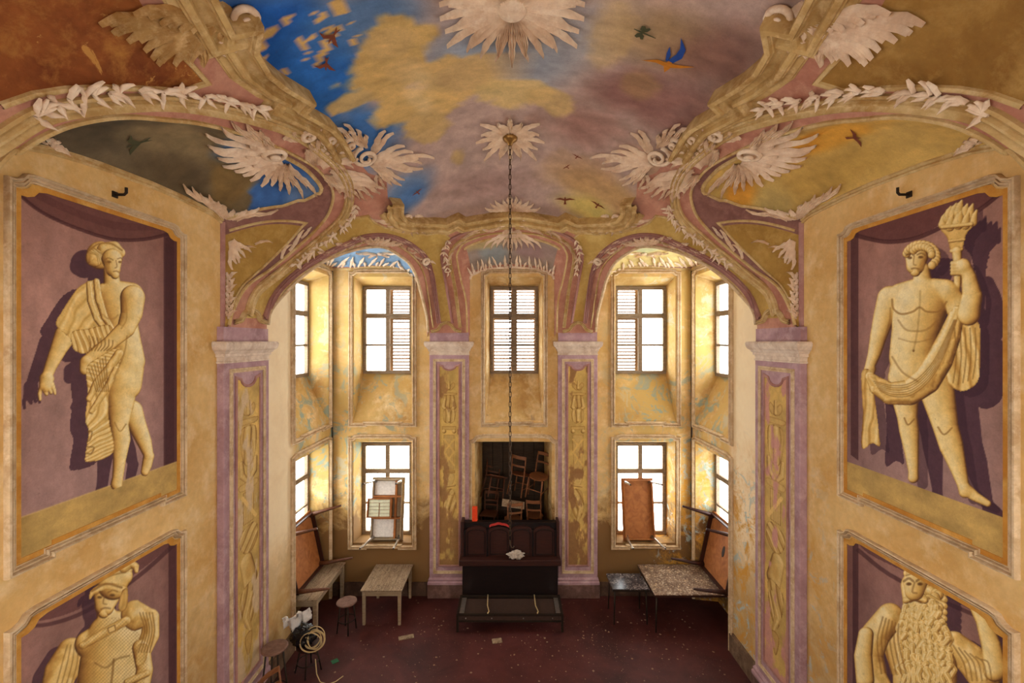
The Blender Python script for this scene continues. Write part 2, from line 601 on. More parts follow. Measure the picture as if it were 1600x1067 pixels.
struct(wall_grid('wall_far', MF, -WX, WX, 0, TOP, far_holes, M['wall']))
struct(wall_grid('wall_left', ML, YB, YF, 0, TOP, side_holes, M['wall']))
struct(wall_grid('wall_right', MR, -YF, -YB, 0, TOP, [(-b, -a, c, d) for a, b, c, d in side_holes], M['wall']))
struct(wall_grid('wall_back', MK, -WX, WX, 0, TOP, back_holes, M['wall']))
struct(mesh_obj('floor', [(-5, YB - .3, 0), (5, YB - .3, 0), (5, YF + 1.2, 0), (-5, YF + 1.2, 0)], [(0, 1, 2, 3)], M['floor']))
struct(mesh_obj('light_seal_roof', [(-5, YB - .3, TOP), (5, YB - .3, TOP), (5, YF + 1.2, TOP), (-5, YF + 1.2, TOP)], [(3, 2, 1, 0)], M['ledge_dark']))  # unseen slab above the vault, added to keep light from leaking in
for (a, b, c, d) in back_holes:  # daylight portals for the added openings out of view
    portal((-(a + b) / 2, YB - 0.05, (c + d) / 2), Vector((0, 1, 0)).to_track_quat('-Z', 'Z').to_euler(), b - a, d - c)
for s in (-1, 1):
    portal((s * (WX + 0.05), 0, 4.45), Vector((-s, 0, 0)).to_track_quat('-Z', 'Z').to_euler(), 1.5, 2.5)

# baseboards of the piers
for side, M4, sg in (('left', ML, 1), ('right', MR, -1)):
    b = MB()
    for (y0, y1) in ((7.07, SIDE_Y0 - 0.02), (2.9, 5.93)):
        xa, xb = sorted((sg * y0, sg * y1))
        b.box(xa, xb, -0.05, 0, 0, 0.32)
        b.box(xa, xb, -0.03, 0, 0.32, 0.36)
    o = struct(b.build('baseboard_' + side, plaster('baseboard_plaster_' + side, srgb(120, 96, 76), srgb(150, 124, 98), srgb(92, 70, 56), None, 0.7, 2)))
    o.matrix_world = M4
b = MB()
for (x0, x1) in ((-WX, -1.86), (-0.9, -0.86), (1.86, WX)):
    b.box(x0, x1, YF - 0.03, YF, 0, 0.3)
struct(b.build('baseboard_far', plaster('baseboard_plaster_far', srgb(88, 66, 52), srgb(110, 84, 66), srgb(66, 48, 40), None, 0.7, 2)))


# ------------------------------------------------------------------ windows
def notched(x0, x1, z0, z1, e=0.06, step=True, top=True, st=None):
    """outline of an eared moulding frame, anticlockwise seen from the room, starting bottom left"""
    P = []
    st = .19 * (x1 - x0) if st is None else st
    if step:
        P += [(x0, z0), (x0 + st, z0), (x0 + st, z0 + e * .8), (x1 - st, z0 + e * .8), (x1 - st, z0), (x1, z0)]
    else:
        P += [(x0, z0), (x1, z0)]
    if top:
        P += [(x1, z1 - e * 1.6), (x1 - e, z1 - e * 1.6), (x1 - 2 * e, z1 - e * 1.2), (x1 - 2.7 * e, z1 - e * .3), (x1 - 4 * e, z1),
              (x0 + 4 * e, z1), (x0 + 2.7 * e, z1 - e * .3), (x0 + 2 * e, z1 - e * 1.2), (x0 + e, z1 - e * 1.6), (x0, z1 - e * 1.6)]
    else:
        P += [(x1, z1), (x0, z1)]
    return P


def flat_frame(name, P, y, prof, mat, parent, mats=None, pmat=None):
    pts = [(x, y, z) for x, z in P]
    return sweep(name, pts, [(0, -1, 0)] * len(pts), prof, mat, parent, closed=True, mats=mats, pmat=pmat)


def slats_half(x0, x1, z0, z1, y, tilt=0.55, open_row=None):
    b = MB()
    n = int((z1 - z0) / 0.075)
    for k in range(n):
        if open_row and open_row[0] <= k < open_row[1]:
            continue
        z = z0 + (k + .5) * (z1 - z0) / n
        R = Matrix.Translation(((x0 + x1) / 2, y, z)) @ Matrix.Rotation(tilt, 4, 'X')
        b.box(-(x1 - x0) / 2, (x1 - x0) / 2, -0.032, 0.032, -0.006, 0.006, R)
    return b


NWIN = [0]


def window(x0, x1, z0, z1, M4, style, shutter=(), floor_deep=False, label=None):
    NWIN[0] += 1
    root = bpy.data.objects.new('window_%d' % NWIN[0], None)
    root.matrix_world = M4
    COL.objects.link(root)
    struct(root)
    if label:
        root['label'] = label
    D = DEPTH
    if style == 'upper':
        bx0, bx1, bz0, bz1 = x0 + 0.07, x1 - 0.07, 4.86, z1 - 0.17
    else:
        bx0, bx1, bz0, bz1 = x0 + 0.07, x1 - 0.07, z0 + 0.02, z1 - 0.12
    fr = [(x0, 0, z0), (x1, 0, z0), (x1, 0, z1), (x0, 0, z1)]
    bk = [(bx0, D, bz0), (bx1, D, bz0), (bx1, D, bz1), (bx0, D, bz1)]
    # splayed reveal, subdivided a little and roughened where it has crumbled
    mesh_obj('reveal', fr + bk, [(1, 2, 6, 5), (2, 3, 7, 6), (3, 0, 4, 7)], M['reveal'], root)
    if not floor_deep:
        mesh_obj('sill', fr + bk, [(0, 1, 5, 4)], M['reveal'], root)
    # moulding frame on the wall
    prof = [(-.075, 0), (-.075, .03), (-.06, .045), (-.045, .04), (-.04, .018), (-.022, .018), (-.016, .045), (.0, .06), (.012, .045), (.018, 0)]
    prof = [(-a, h) for a, h in prof][::-1]
    if not floor_deep:
        flat_frame('moulding', notched(x0 - .04, x1 + .04, z0 - .07, z1 + .09, .035), 0.0, prof, M['frame'], root)
    else:
        pts = [(x1 + .04, 0, 0.0), (x1 + .04, 0, z1 + .05), (x1 - .1, 0, z1 + .09), (x0 + .1, 0, z1 + .09), (x0 - .04, 0, z1 + .05), (x0 - .04, 0, 0.0)]
        sweep('moulding', pts, [(0, -1, 0)] * 6, prof, M['frame'], root)
    # joinery
    yw = D - 0.02
    fb = MB()
    t = 0.07
    fb.box(bx0, bx0 + t, yw - .05, yw + .03, bz0, bz1).box(bx1 - t, bx1, yw - .05, yw + .03, bz0, bz1)
    fb.box(bx0 + t, bx1 - t, yw - .05, yw + .03, bz0, bz0 + t).box(bx0 + t, bx1 - t, yw - .05, yw + .03, bz1 - t, bz1)
    fb.build('frame', M['winwood'], root)
    xm = (bx0 + bx1) / 2
    if style == 'upper':
        rows = [bz0 + t, bz0 + (bz1 - bz0) * .33, bz0 + (bz1 - bz0) * .665, bz1 - t]
        thick = [0, .022, .055, 0]
    else:
        rows = [bz0 + t, bz0 + (bz1 - bz0) * .34, bz0 + (bz1 - bz0) * .69, bz1 - t]
        thick = [0, .02, .05, 0]
    MB().box(xm - .045, xm + .045, yw - .045, yw + .02, bz0 + t, bz1 - t).build('mullion', M['winwood'], root)
    for k in (1, 2):
        for (a, b_) in ((bx0 + t, xm - .045), (xm + .045, bx1 - t)):
            MB().box(a, b_, yw - .04, yw + .015, rows[k] - thick[k], rows[k] + thick[k]).build('glazing_bar', M['winwood'], root)
    for k in range(3):
        for (a, b_) in ((bx0 + t, xm - .045), (xm + .045, bx1 - t)):
            mesh_obj('pane', [(a, yw, rows[k] + thick[k]), (b_, yw, rows[k] + thick[k]), (b_, yw, rows[k + 1] - thick[k + 1]), (a, yw, rows[k + 1] - thick[k + 1])],
                     [(0, 1, 2, 3)], M['glass'], root)
    for half in shutter:
        a, b_ = (bx0 + .03, xm - .01) if half == 0 else (xm + .01, bx1 - .03)
        ys = D + 0.14
        s = MB()
        s.box(a, a + .06, ys - .02, ys + .02, bz0, bz1).box(b_ - .06, b_, ys - .02, ys + .02, bz0, bz1)
        for zz in (bz0, bz0 + (bz1 - bz0) * .62, bz1 - .07):
            s.box(a + .06, b_ - .06, ys - .02, ys + .02, zz, zz + .07)
        so = s.build('shutter', M['shutter'], root)
        sl = slats_half(a + .06, b_ - .06, bz0 + .07, bz1 - .07, ys, 0.5, (13, 14)).build('louvre_slats', M['shutter'], so)
        sl['kind'] = 'stuff'
    ctr = M4 @ Vector((xm, D + 0.25, (bz0 + bz1) / 2))
    inward = (M4.to_3x3() @ Vector((0, -1, 0)))
    q = inward.to_track_quat('-Z', 'Z')      # size x lies across, y up
    portal(ctr, q.to_euler(), bx1 - bx0 + .1, bz1 - bz0 + .1)
    return root


window(*UPX['left'], UP_Z0, UP_Z1, MF, 'upper', (1,), label='upper window in the far left recess, one louvred shutter on its right half')
window(*UPX['centre'], UP_Z0, UP_Z1, MF, 'upper', (0, 1), label='upper middle window with both louvred shutters closed')
window(*UPX['right'], UP_Z0, UP_Z1, MF, 'upper', (0,), label='upper window in the far right recess, one louvred shutter on its left half')
window(*LOX['left'], LO_Z0, LO_Z1, MF, 'lower', label='lower far left window with a table propped in it')
window(*LOX['right'], LO_Z0, LO_Z1, MF, 'lower', label='lower far right window with a brown table propped in it')
window(SIDE_Y0, SIDE_Y1, UP_Z0, UP_Z1, ML, 'upper', label='upper window in the left side wall, seen edge on')
window(-SIDE_Y1, -SIDE_Y0, UP_Z0, UP_Z1, MR, 'upper', label='upper window in the right side wall, seen edge on')
window(SIDE_Y0, SIDE_Y1, 1.5, LO_Z1, ML, 'lower', floor_deep=True, label='lower window in the left side wall behind the leaning table')
window(-SIDE_Y1, -SIDE_Y0, 1.5, LO_Z1, MR, 'lower', floor_deep=True, label='lower window in the right side wall behind the leaning table')
# the apron walls under the two side windows stand back from the wall face
for side, M4, sg in (('left', ML, 1), ('right', MR, -1)):
    xa, xb = sorted((sg * SIDE_Y0, sg * SIDE_Y1))
    D = DEPTH
    o = mesh_obj('wall_recess_' + side,
                 [(xa, 0, 0), (xa, 0, 1.5), (xa + .07, D, 1.52), (xa + .07, D, 0), (xb, 0, 0), (xb, 0, 1.5), (xb - .07, D, 1.52), (xb - .07, D, 0)],
                 [(0, 1, 2, 3), (7, 6, 5, 4), (3, 2, 6, 7)], M['reveal'])
    o.matrix_world = M4
    struct(o)

# the blind niche in the middle of the far wall
nr = bpy.data.objects.new('wall_niche', None)
nr.matrix_world = MF
COL.objects.link(nr)
struct(nr)
x0, x1 = NICHE
fr = [(x0, 0, LO_Z0), (x1, 0, LO_Z0), (x1, 0, LO_Z1), (x0, 0, LO_Z1)]
bk = [(x0 + .1, 1.0, LO_Z0), (x1 - .1, 1.0, LO_Z0), (x1 - .1, 1.0, LO_Z1 - .1), (x0 + .1, 1.0, LO_Z1 - .1)]
mesh_obj('reveal', fr + bk, [(1, 2, 6, 5), (2, 3, 7, 6), (3, 0, 4, 7), (0, 1, 5, 4)], M['reveal'], nr)
bd = MB()
for k in range(6):
    xa = x0 + .1 + k * (x1 - x0 - .2) / 6
    MB().box(xa + .006, xa + (x1 - x0 - .2) / 6 - .006, .96, 1.0, LO_Z0, LO_Z1 - .1).build('plank', M['nicheboard'], nr)
mesh_obj('back', bk, [(0, 1, 2, 3)], M['ledge_dark'], nr)
pr = [(-.018, 0), (-.012, .045), (.005, .05), (.02, .03), (.035, .03), (.055, .045), (.075, .03), (.075, 0)]
pts = [(x1 + .08, 0, 1.16), (x1 + .08, 0, LO_Z1 - .03), (x1 + .02, 0, LO_Z1 - .02), (x1 - .06, 0, LO_Z1 + .07), (x1 - .2, 0, LO_Z1 + .1), (x0 + .2, 0, LO_Z1 + .1),
       (x0 + .06, 0, LO_Z1 + .07), (x0 - .02, 0, LO_Z1 - .02), (x0 - .08, 0, LO_Z1 - .03), (x0 - .08, 0, 1.16)]
sweep('moulding', pts, [(0, -1, 0)] * len(pts), pr, M['frame'], nr)

# ================================================================== VAULT
_A = np.array([-VX, 7.05])
_B = np.array([-1.85, VF])
_d = (_B - _A) / np.linalg.norm(_B - _A)
_n = np.array([_d[1], -_d[0]])


def inset(x, y):
    """plan distance from the springing octagon, corners eased"""
    x2, y2 = -np.abs(x), YC + np.abs(y - YC)
    d = np.sort(np.stack([x2 + VX, VF - y2, (x2 - _A[0]) * _n[0] + (y2 - _A[1]) * _n[1]]), axis=0)
    m, q = d[0], d[1]
    k = np.minimum(.5, np.maximum(m, 0) * .8) + 1e-6
    h = np.maximum(k - (q - m), 0) / k
    return m - h * h * k / 4


def height(x, y):
    s = inset(x, y)
    sc = np.clip(s, 0, VX)
    z = ZS + 3.2 * np.maximum(1 - (1 - sc / VX) ** 2.2, 0) ** (1 / 2.2)
    return np.where(s < 0, ZS + s * 40, z)


def vnorm(x, y):
    e = .01
    n = np.array([float(height(x + e, y) - height(x - e, y)) / (2 * e), float(height(x, y + e) - height(x, y - e)) / (2 * e), -1.0])
    return n / np.linalg.norm(n)


def ray(u, v):
    return np.array([(u - 800) / F, 1.0, (533.5 - v) / F])


def on_vault(u, v):
    """the point of the vault surface seen at a photo position"""
    d = ray(u, v)
    ts = np.arange(1.0, 13, .02)
    f = CAMZ + d[2] * ts - height(d[0] * ts, ts)
    i = int(np.argmax(f > 0))
    lo, hi = ts[max(i - 1, 0)], ts[i]
    for _ in range(30):
        m = (lo + hi) / 2
        if CAMZ + d[2] * m - float(height(d[0] * m, m)) > 0:
            hi = m
        else:
            lo = m
    return Vector((d[0] * lo, lo, CAMZ + d[2] * lo))


def mir(p):
    return Vector((-p[0], p[1], p[2]))


def vn(p):
    x, y = p[0], p[1]
    s = float(inset(np.array(x), np.array(y)))
    if s < .03:                       # keep the stencil inside the springing line
        c = Vector((0, YC, 0)) - Vector((x, y, 0))
        c = c.normalized() * (.04 - s)
        x, y = x + c.x, y + c.y
    return Vector(vnorm(np.array(x), np.array(y)))


G0 = np.array([0, YC, 4.2])


def gno(p):
    return (p[0] / (p[2] - G0[2]), (p[1] - YC) / (p[2] - G0[2]))


def ungno(g):
    g = np.asarray(g, float)
    lo = np.full(len(g), 1e-3)
    hi = np.full(len(g), 6.0)
    for _ in range(46):
        m = (lo + hi) / 2
        f = G0[2] + m - height(g[:, 0] * m, YC + g[:, 1] * m)
        hi = np.where(f > 0, m, hi)
        lo = np.where(f > 0, lo, m)
    return np.stack([g[:, 0] * lo, YC + g[:, 1] * lo, G0[2] + lo], axis=1)


def inpoly(px, py, poly):
    r = np.zeros(len(px), bool)
    n = len(poly)
    for i in range(n):
        x1, y1 = poly[i]
        x2, y2 = poly[(i + 1) % n]
        if y1 == y2:
            continue
        c = ((y1 > py) != (y2 > py)) & (px < (x2 - x1) * (py - y1) / (y2 - y1) + x1)
        r ^= c
    return r


# lines of the vault, traced on its left half; the right half is its mirror image
GL = [(0, 253), (30, 236), (56, 219), (101, 198), (152, 186), (202, 182), (253, 186), (304, 191), (354, 202), (405, 218), (455, 240), (490, 260), (508, 278),
      (518, 293), (520, 311), (511, 337), (489, 363), (463, 387), (423, 420), (385, 447), (364, 484), (357, 508)]
GLW = [(3.0, 6.9), (3.3, 7.08), (3.55, 7.19), (3.8, 7.25), (4.05, 7.28), (4.25, 7.3), (4.45, 7.31), (4.65, 7.32), (4.85, 7.33), (5.05, 7.33), (5.3, 7.33), (5.5, 7.32),
       (5.68, 7.31), (5.82, 7.3), (5.95, 7.28), (6.06, 7.24), (6.06, 7.0), (6.06, 6.75), (6.06, 6.45), (6.06, 6.2), (6.06, 5.95), (6.06, 5.72)]
GD = [(417, 507), (421, 487), (440, 463), (471, 432), (502, 410), (533, 396), (557, 389), (580, 385), (600, 386), (618, 395), (638, 410), (650, 432), (657, 457), (666, 494), (669, 518)]
GDW = [(-WX, 7.08, 5.7), (-WX, 7.1, 6.0), (-WX, 7.2, 6.5), (-WX, 7.4, 6.95), (-WX, 7.8, 7.15), (-WX, 8.5, 7.2), (-WX, 9.2, 7.2), (-WX, YF, 7.2), (-3.5, YF, 7.2), (-3.1, YF, 7.24),
       (-2.7, YF, 7.24), (-2.3, YF, 7.15), (-2.05, YF, 6.9), (-1.92, YF, 6.4), (-1.87, YF, 5.7)]
GC = [(730, 519), (728, 470), (720, 436), (714, 405), (716, 393), (725, 380), (745, 371), (764, 366), (786, 364), (801, 364)]
GCW = [(-.93, 5.7), (-.93, 6.2), (-.93, 6.6), (-.93, 6.9), (-.92, 7.02), (-.88, 7.07), (-.7, 7.15), (-.5, 7.2), (-.2, 7.23), (0, 7.24)]
SKY = [(801, 331), (776, 332), (757, 336), (728, 341), (716, 334), (696, 343), (667, 342), (642, 341), (629, 337), (622, 326), (623, 312), (606, 310), (604, 282), (575, 270), (545, 235), (526, 202), (511, 185),
       (463, 157), (478, 142), (435, 116), (405, 91), (385, 56), (392, 20)]

foot = [Vector((-VX + .02, 2.75, 5.85))]
GLp = foot + [on_vault(*p) for p in GL]
GLw = [Vector((-WX, 2.75, 5.7))] + [Vector((-WX, y, z)) for y, z in GLW]
GDp = [on_vault(*p) for p in GD]
GDw = [Vector(p) for p in GDW]
GCp = [on_vault(*p) for p in GC]
GCw = [Vector((x, YF, z)) for x, z in GCW]
GCp = GCp[:-1] + [Vector((0, GCp[-1].y, GCp[-1].z))] + [mir(p) for p in GCp[-2::-1]]
GCw = GCw + [mir(p) for p in GCw[-2::-1]]
skyL = [on_vault(*p) for p in SKY]
skyL[0].x = 0
half = skyL + [Vector((p.x, 2 * YC - p.y, p.z)) for p in skyL[::-1] if p.y > YC + .35]
SKYp = half + [mir(p) for p in half[-2:0:-1]]      # closed ring

fine = lambda P, per=5, closed=False: [Vector(p) for p in catmull(P, per, closed)]
GLf, GDf, GCf = fine(GLp), fine(GDp), fine(GCp)
GLwf, GDwf, GCwf = fine(GLw), fine(GDw), fine(GCw)


def lin_resample(P, per):
    out = []
    for i in range(len(P) - 1):
        for k in range(per):
            out.append(P[i].lerp(P[i + 1], k / per))
    return out + [P[-1]]


GLwf, GDwf, GCwf = lin_resample(GLw, 5), lin_resample(GDw, 5), lin_resample(GCw, 5)


def closed_g(P):
    g = [gno(p) for p in P]
    return [(g[0][0] * 1.4, g[0][1] * 1.4)] + g + [(g[-1][0] * 1.4, g[-1][1] * 1.4)]


polyL, polyD, polyC = closed_g(GLf), closed_g(GDf), closed_g(GCf)
mg = lambda poly: [(-x, y) for x, y in poly]
POLY_HOLES = [polyL, mg(polyL), polyD, mg(polyD), polyC]
polySky = [gno(p) for p in SKYp]
FIELD = [(552, 341), (575, 337), (586, 348), (602, 356), (640, 364), (667, 367), (694, 364), (703, 372), (694, 385), (688, 405), (696, 440), (707, 502), (686, 502), (678, 447), (669, 410),
         (655, 392), (630, 376), (600, 368), (570, 370), (545, 380), (514, 394), (480, 414), (455, 433), (433, 456), (417, 484), (411, 497), (385, 497), (392, 470), (405, 450), (447, 418), (507, 370), (538, 342)]
PANEL = [(0, 165), (51, 147), (101, 139), (202, 137), (283, 142), (324, 129), (304, 106), (276, 78), (240, 40), (200, -30), (60, -160), (-160, -120), (-250, 60), (-160, 190)]
polyF = [gno(on_vault(*p)) for p in FIELD]
polyP = [gno(on_vault(*p)) for p in PANEL]

# vertex cloud: rings of equal inset round the octagon
NPH = 440
phi = np.linspace(0, 2 * PI, NPH, endpoint=False)
th = np.linspace(0.0, 1.0, 74) ** 1.0
levels = 1e-4 + 3.55 * (0.35 * th + 0.65 * th ** 2.0)
pts2 = []
for s in levels:
    lo, hi = np.zeros(NPH), np.full(NPH, 7.0)
    for _ in range(40):
        m = (lo + hi) / 2
        i = inset(m * np.cos(phi), YC + m * np.sin(phi)) > s
        lo, hi = np.where(i, m, lo), np.where(i, hi, m)
    x, y = lo * np.cos(phi), YC + lo * np.sin(phi)
    z = height(x, y)
    pts2.append(np.stack([x / (z - G0[2]), (y - YC) / (z - G0[2])], 1))
ring_g = pts2[0]
cloud = np.concatenate(pts2)
inp = [Vector((float(a), float(b))) for a, b in cloud]
edges = [(i, (i + 1) % NPH) for i in range(NPH)]
for poly in POLY_HOLES + [polySky, polyF, mg(polyF), polyP, mg(polyP)]:
    n0 = len(inp)
    inp += [Vector(p) for p in poly]
    edges += [(n0 + i, n0 + (i + 1) % len(poly)) for i in range(len(poly))]
res = delaunay_2d_cdt(inp, edges, [], 0, 1e-6)
gv = np.array([[v.x, v.y] for v in res[0]])
tri = np.array([list(f) for f in res[2] if len(f) == 3])
cen = gv[tri].mean(axis=1)
keep = inpoly(cen[:, 0], cen[:, 1], [tuple(p) for p in ring_g])
for poly in POLY_HOLES:
    keep &= ~inpoly(cen[:, 0], cen[:, 1], poly)
tri, cen = tri[keep], cen[keep]
zone = np.zeros(len(tri), dtype=np.int32)                       # 0 rose
for k, poly in ((2, polyF), (2, mg(polyF)), (3, polyP), (4, mg(polyP)), (1, polySky)):
    zone[inpoly(cen[:, 0], cen[:, 1], poly)] = k
zone[(zone == 0) & (cen[:, 1] * 1 < -0.75)] = 2
used = np.unique(tri)
remap = -np.ones(len(gv), dtype=int)
remap[used] = np.arange(len(used))
vv = ungno(gv[used])
ceiling = mesh_obj('ceiling', vv, remap[tri][:, ::-1], None, None, True, [M['pink'], M['sky'], M['olive'], M['brown'], M['tan']], zone)
struct(ceiling)


# ------------------------------------------------------------------ painted sky
def blob(C, a, x, y, cx, cy, rx, ry, col, amt=1.0, soft=.5, nz=.55, sc=1.6):
    nx = (fbm(x * sc + 3.1, y * sc + 7.7, 4) - .5) * 2 * nz
    d = np.sqrt(((x - cx) / rx) ** 2 + ((y - cy) / ry) ** 2) + nx
    w = np.clip((1 - d) / soft, 0, 1)
    w = (w * w * (3 - 2 * w) * amt)[:, None]
    C[:] = C * (1 - w) + np.array(col)[None, :] / 255 * w


def plan_blobs(C, x, y, lst):
    for (u, v, ru, rv, col, amt, soft, nz, sc) in lst:
        p = on_vault(u, v)
        q = on_vault(u + ru, v)
        r = on_vault(u, v + rv)
        rx = max(.12, math.hypot(q.x - p.x, q.y - p.y))
        ry = max(.12, math.hypot(r.x - p.x, r.y - p.y))
        blob(C, None, x, y, p.x, p.y, rx, ry, col, amt, soft, nz, sc)


x, y = vv[:, 0], vv[:, 1]
C = np.ones((len(vv), 3)) * np.array((184, 160, 152)) / 255
plan_blobs(C, x, y, [
    (420, 60, 150, 120, (30, 92, 178), 1, .55, .35, 1.0), (520, 130, 110, 90, (44, 108, 190), 1, .6, .4, 1.2), (560, 210, 110, 70, (62, 116, 186), .95, .7, .4, 1.2),
    (560, 30, 150, 60, (74, 116, 168), .85, .7, .4, 1.0), (640, 300, 60, 40, (100, 134, 180), .9, .7, .3, 1.4), (760, 90, 190, 70, (146, 160, 180), .95, .8, .4, .9),
    (890, 60, 150, 80, (160, 164, 172), .7, .9, .4, .9), (1060, 60, 150, 70, (166, 136, 96), .8, .9, .5, 1.1), (1130, 90, 110, 90, (128, 92, 84), .85, .8, .4, 1.1), (1010, 160, 150, 55, (140, 98, 92), .85, .8, .5, 1.2),
    (900, 190, 110, 60, (150, 106, 96), .7, .9, .5, 1.2), (760, 290, 130, 50, (160, 128, 122), .7, .8, .4, 1.0), (930, 290, 110, 45, (196, 160, 108), .9, .8, .4, 1.2), (920, 325, 80, 30, (206, 186, 104), .9, .8, .3, 1.2),
    (1020, 260, 70, 40, (176, 140, 110), .7, .8, .4, 1.2),
    (630, 95, 72, 52, (204, 172, 110), 1, .22, .6, 2.2), (600, 115, 66, 40, (204, 172, 110), 1, .2, .6, 2.4), (690, 118, 80, 42, (206, 174, 116), 1, .22, .6, 2.2), (745, 115, 60, 26, (202, 172, 120), .95, .25, .6, 2.4),
    (640, 165, 64, 40, (208, 176, 114), 1, .22, .6, 2.2), (668, 195, 38, 26, (204, 174, 118), .9, .25, .6, 2.4), (545, 160, 40, 16, (196, 170, 118), 1, .25, .5, 2.4), (610, 70, 50, 26, (202, 172, 116), .9, .3, .6, 2.4),
    (660, 125, 34, 34, (224, 198, 146), .8, .7, .5, 2.2), (650, 150, 26, 40, (222, 196, 144), .8, .6, .5, 2.2), (800, 145, 60, 22, (214, 188, 128), .9, .35, .7, 2.6), (860, 160, 40, 22, (208, 178, 120), .85, .4, .7, 2.6),
    (955, 70, 40, 60, (206, 174, 120), .6, .6, .7, 2.4), (1000, 130, 40, 30, (178, 144, 94), .5, .6, .7, 2.4), (715, 245, 14, 16, (196, 166, 110), .8, .5, .6, 3), (900, 260, 70, 30, (182, 146, 110), .5, .7, .6, 2.4),
    (640, 305, 34, 24, (88, 128, 184), .9, .7, .3, 2)])
# flaked paint on the blue corner
fl = (fbm(x * 11, y * 11, 5) > .60) & (x < -1.55) & (y < 5.6) & (fbm(x * 1.4 + 9, y * 1.4, 3) > .5)
C[fl] = np.array((206, 170, 106)) / 255
C *= (0.86 + .28 * fbm(x * 5 + 40, y * 9, 4))[:, None]
set_col(ceiling, lin(C))


# ------------------------------------------------------------------ lunettes
def loft(A, B, nv, lift, name, mats, zone_fn):
    n = len(A)
    vs = []
    for i in range(n):
        for k in range(nv + 1):
            v = k / nv
            p = A[i].lerp(B[i], v)
            p.z += lift * math.sin(PI * v) * min(1.0, (A[i] - B[i]).length)
            vs.append(p)
    fs, zs = [], []
    for i in range(n - 1):
        for k in range(nv):
            a = i * (nv + 1) + k
            fs.append((a, a + 1, a + nv + 2, a + nv + 1))
            zs.append(zone_fn((i + .5) / 5, (k + .5) / nv))
    o = mesh_obj(name, vs, fs, None, ceiling, True, mats, zs)
    return o, np.array([tuple(v) for v in vs])


def v_in(t):
    return .10 + .38 * max(0, (t - 14.0) / 1.65) ** 2.4


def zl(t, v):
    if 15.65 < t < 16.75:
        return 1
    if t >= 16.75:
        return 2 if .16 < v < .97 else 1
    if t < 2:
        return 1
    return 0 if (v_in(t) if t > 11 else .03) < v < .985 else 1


NV = 40
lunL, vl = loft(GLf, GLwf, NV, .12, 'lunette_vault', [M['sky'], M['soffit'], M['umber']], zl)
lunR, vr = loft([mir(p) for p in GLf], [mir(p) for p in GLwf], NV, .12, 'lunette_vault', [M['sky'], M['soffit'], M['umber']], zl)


def loft_pt(A, B, t, v, lift):
    i = min(int(t * 5), len(A) - 1)
    p = A[i].lerp(B[i], v)
    p.z += lift * math.sin(PI * v) * min(1.0, (A[i] - B[i]).length)
    return p


def tri_uv(vs):       # painting coordinates in metres on a side lunette: along the wall, and out from it
    return vs[:, 1], WX - np.abs(vs[:, 0])


a_, b_ = tri_uv(vl)
C = np.ones((len(vl), 3)) * np.array((112, 98, 74)) / 255
blob(C, 0, a_, b_, 3.9, .5, .8, .6, (74, 66, 52), .9, .8, .5, 1.6)
blob(C, 0, a_, b_, 4.6, .5, .8, .35, (140, 122, 88), .8, .7, .6, 1.8)
blob(C, 0, a_, b_, 5.0, .15, .6, .25, (88, 74, 52), .8, .7, .6, 1.8)
blob(C, 0, a_, b_, 5.4, .9, .5, .5, (70, 106, 160), 1, .5, .5, 1.6)
blob(C, 0, a_, b_, 6.5, .7, 1.0, .9, (62, 104, 168), 1, .3, .45, 1.8)
blob(C, 0, a_, b_, 4.9, 1.05, .7, .2, (78, 110, 150), .8, .7, .5, 1.8)
blob(C, 0, a_, b_, 5.7, .42, .42, .26, (128, 104, 62), .95, .4, .7, 2.4)
blob(C, 0, a_, b_, 6.0, .25, .25, .14, (120, 98, 60), .9, .4, .7, 2.6)
blob(C, 0, a_, b_, 6.7, .9, .35, .35, (110, 138, 180), .8, .7, .5, 1.8)
blob(C, 0, a_, b_, 4.2, 1.0, .9, .18, (168, 146, 104), .8, .5, .8, 3)
C *= (0.84 + .32 * fbm(a_ * 5 + 40, b_ * 9, 4))[:, None]
set_col(lunL, lin(C))
a_, b_ = tri_uv(vr)
C = np.ones((len(vr), 3)) * np.array((206, 172, 98)) / 255
blob(C, 0, a_, b_, 4.2, 1.0, 1.2, .45, (190, 160, 134), .85, .7, .4, 1.2)
blob(C, 0, a_, b_, 4.7, .6, .9, .2, (216, 160, 62), .9, .7, .7, 2)
blob(C, 0, a_, b_, 5.6, .75, .5, .16, (214, 150, 50), .9, .6, .7, 2)
blob(C, 0, a_, b_, 6.5, .65, .4, .2, (212, 150, 56), .9, .6, .6, 2)
blob(C, 0, a_, b_, 5.3, .25, 1.2, .25, (184, 150, 78), .8, .8, .6, 1.6)
blob(C, 0, a_, b_, 6.2, .3, .5, .3, (176, 156, 100), .8, .8, .6, 1.6)
blob(C, 0, a_, b_, 5.2, 1.0, .5, .3, (206, 186, 110), .8, .8, .6, 1.6)
C *= (0.88 + .24 * fbm(a_ * 5 + 40, b_ * 9, 4))[:, None]
set_col(lunR, lin(C))


def zd(t, v):
    if t < 2.2 or t > 12.0:
        return 1
    return 0 if .12 < v < .97 else 1


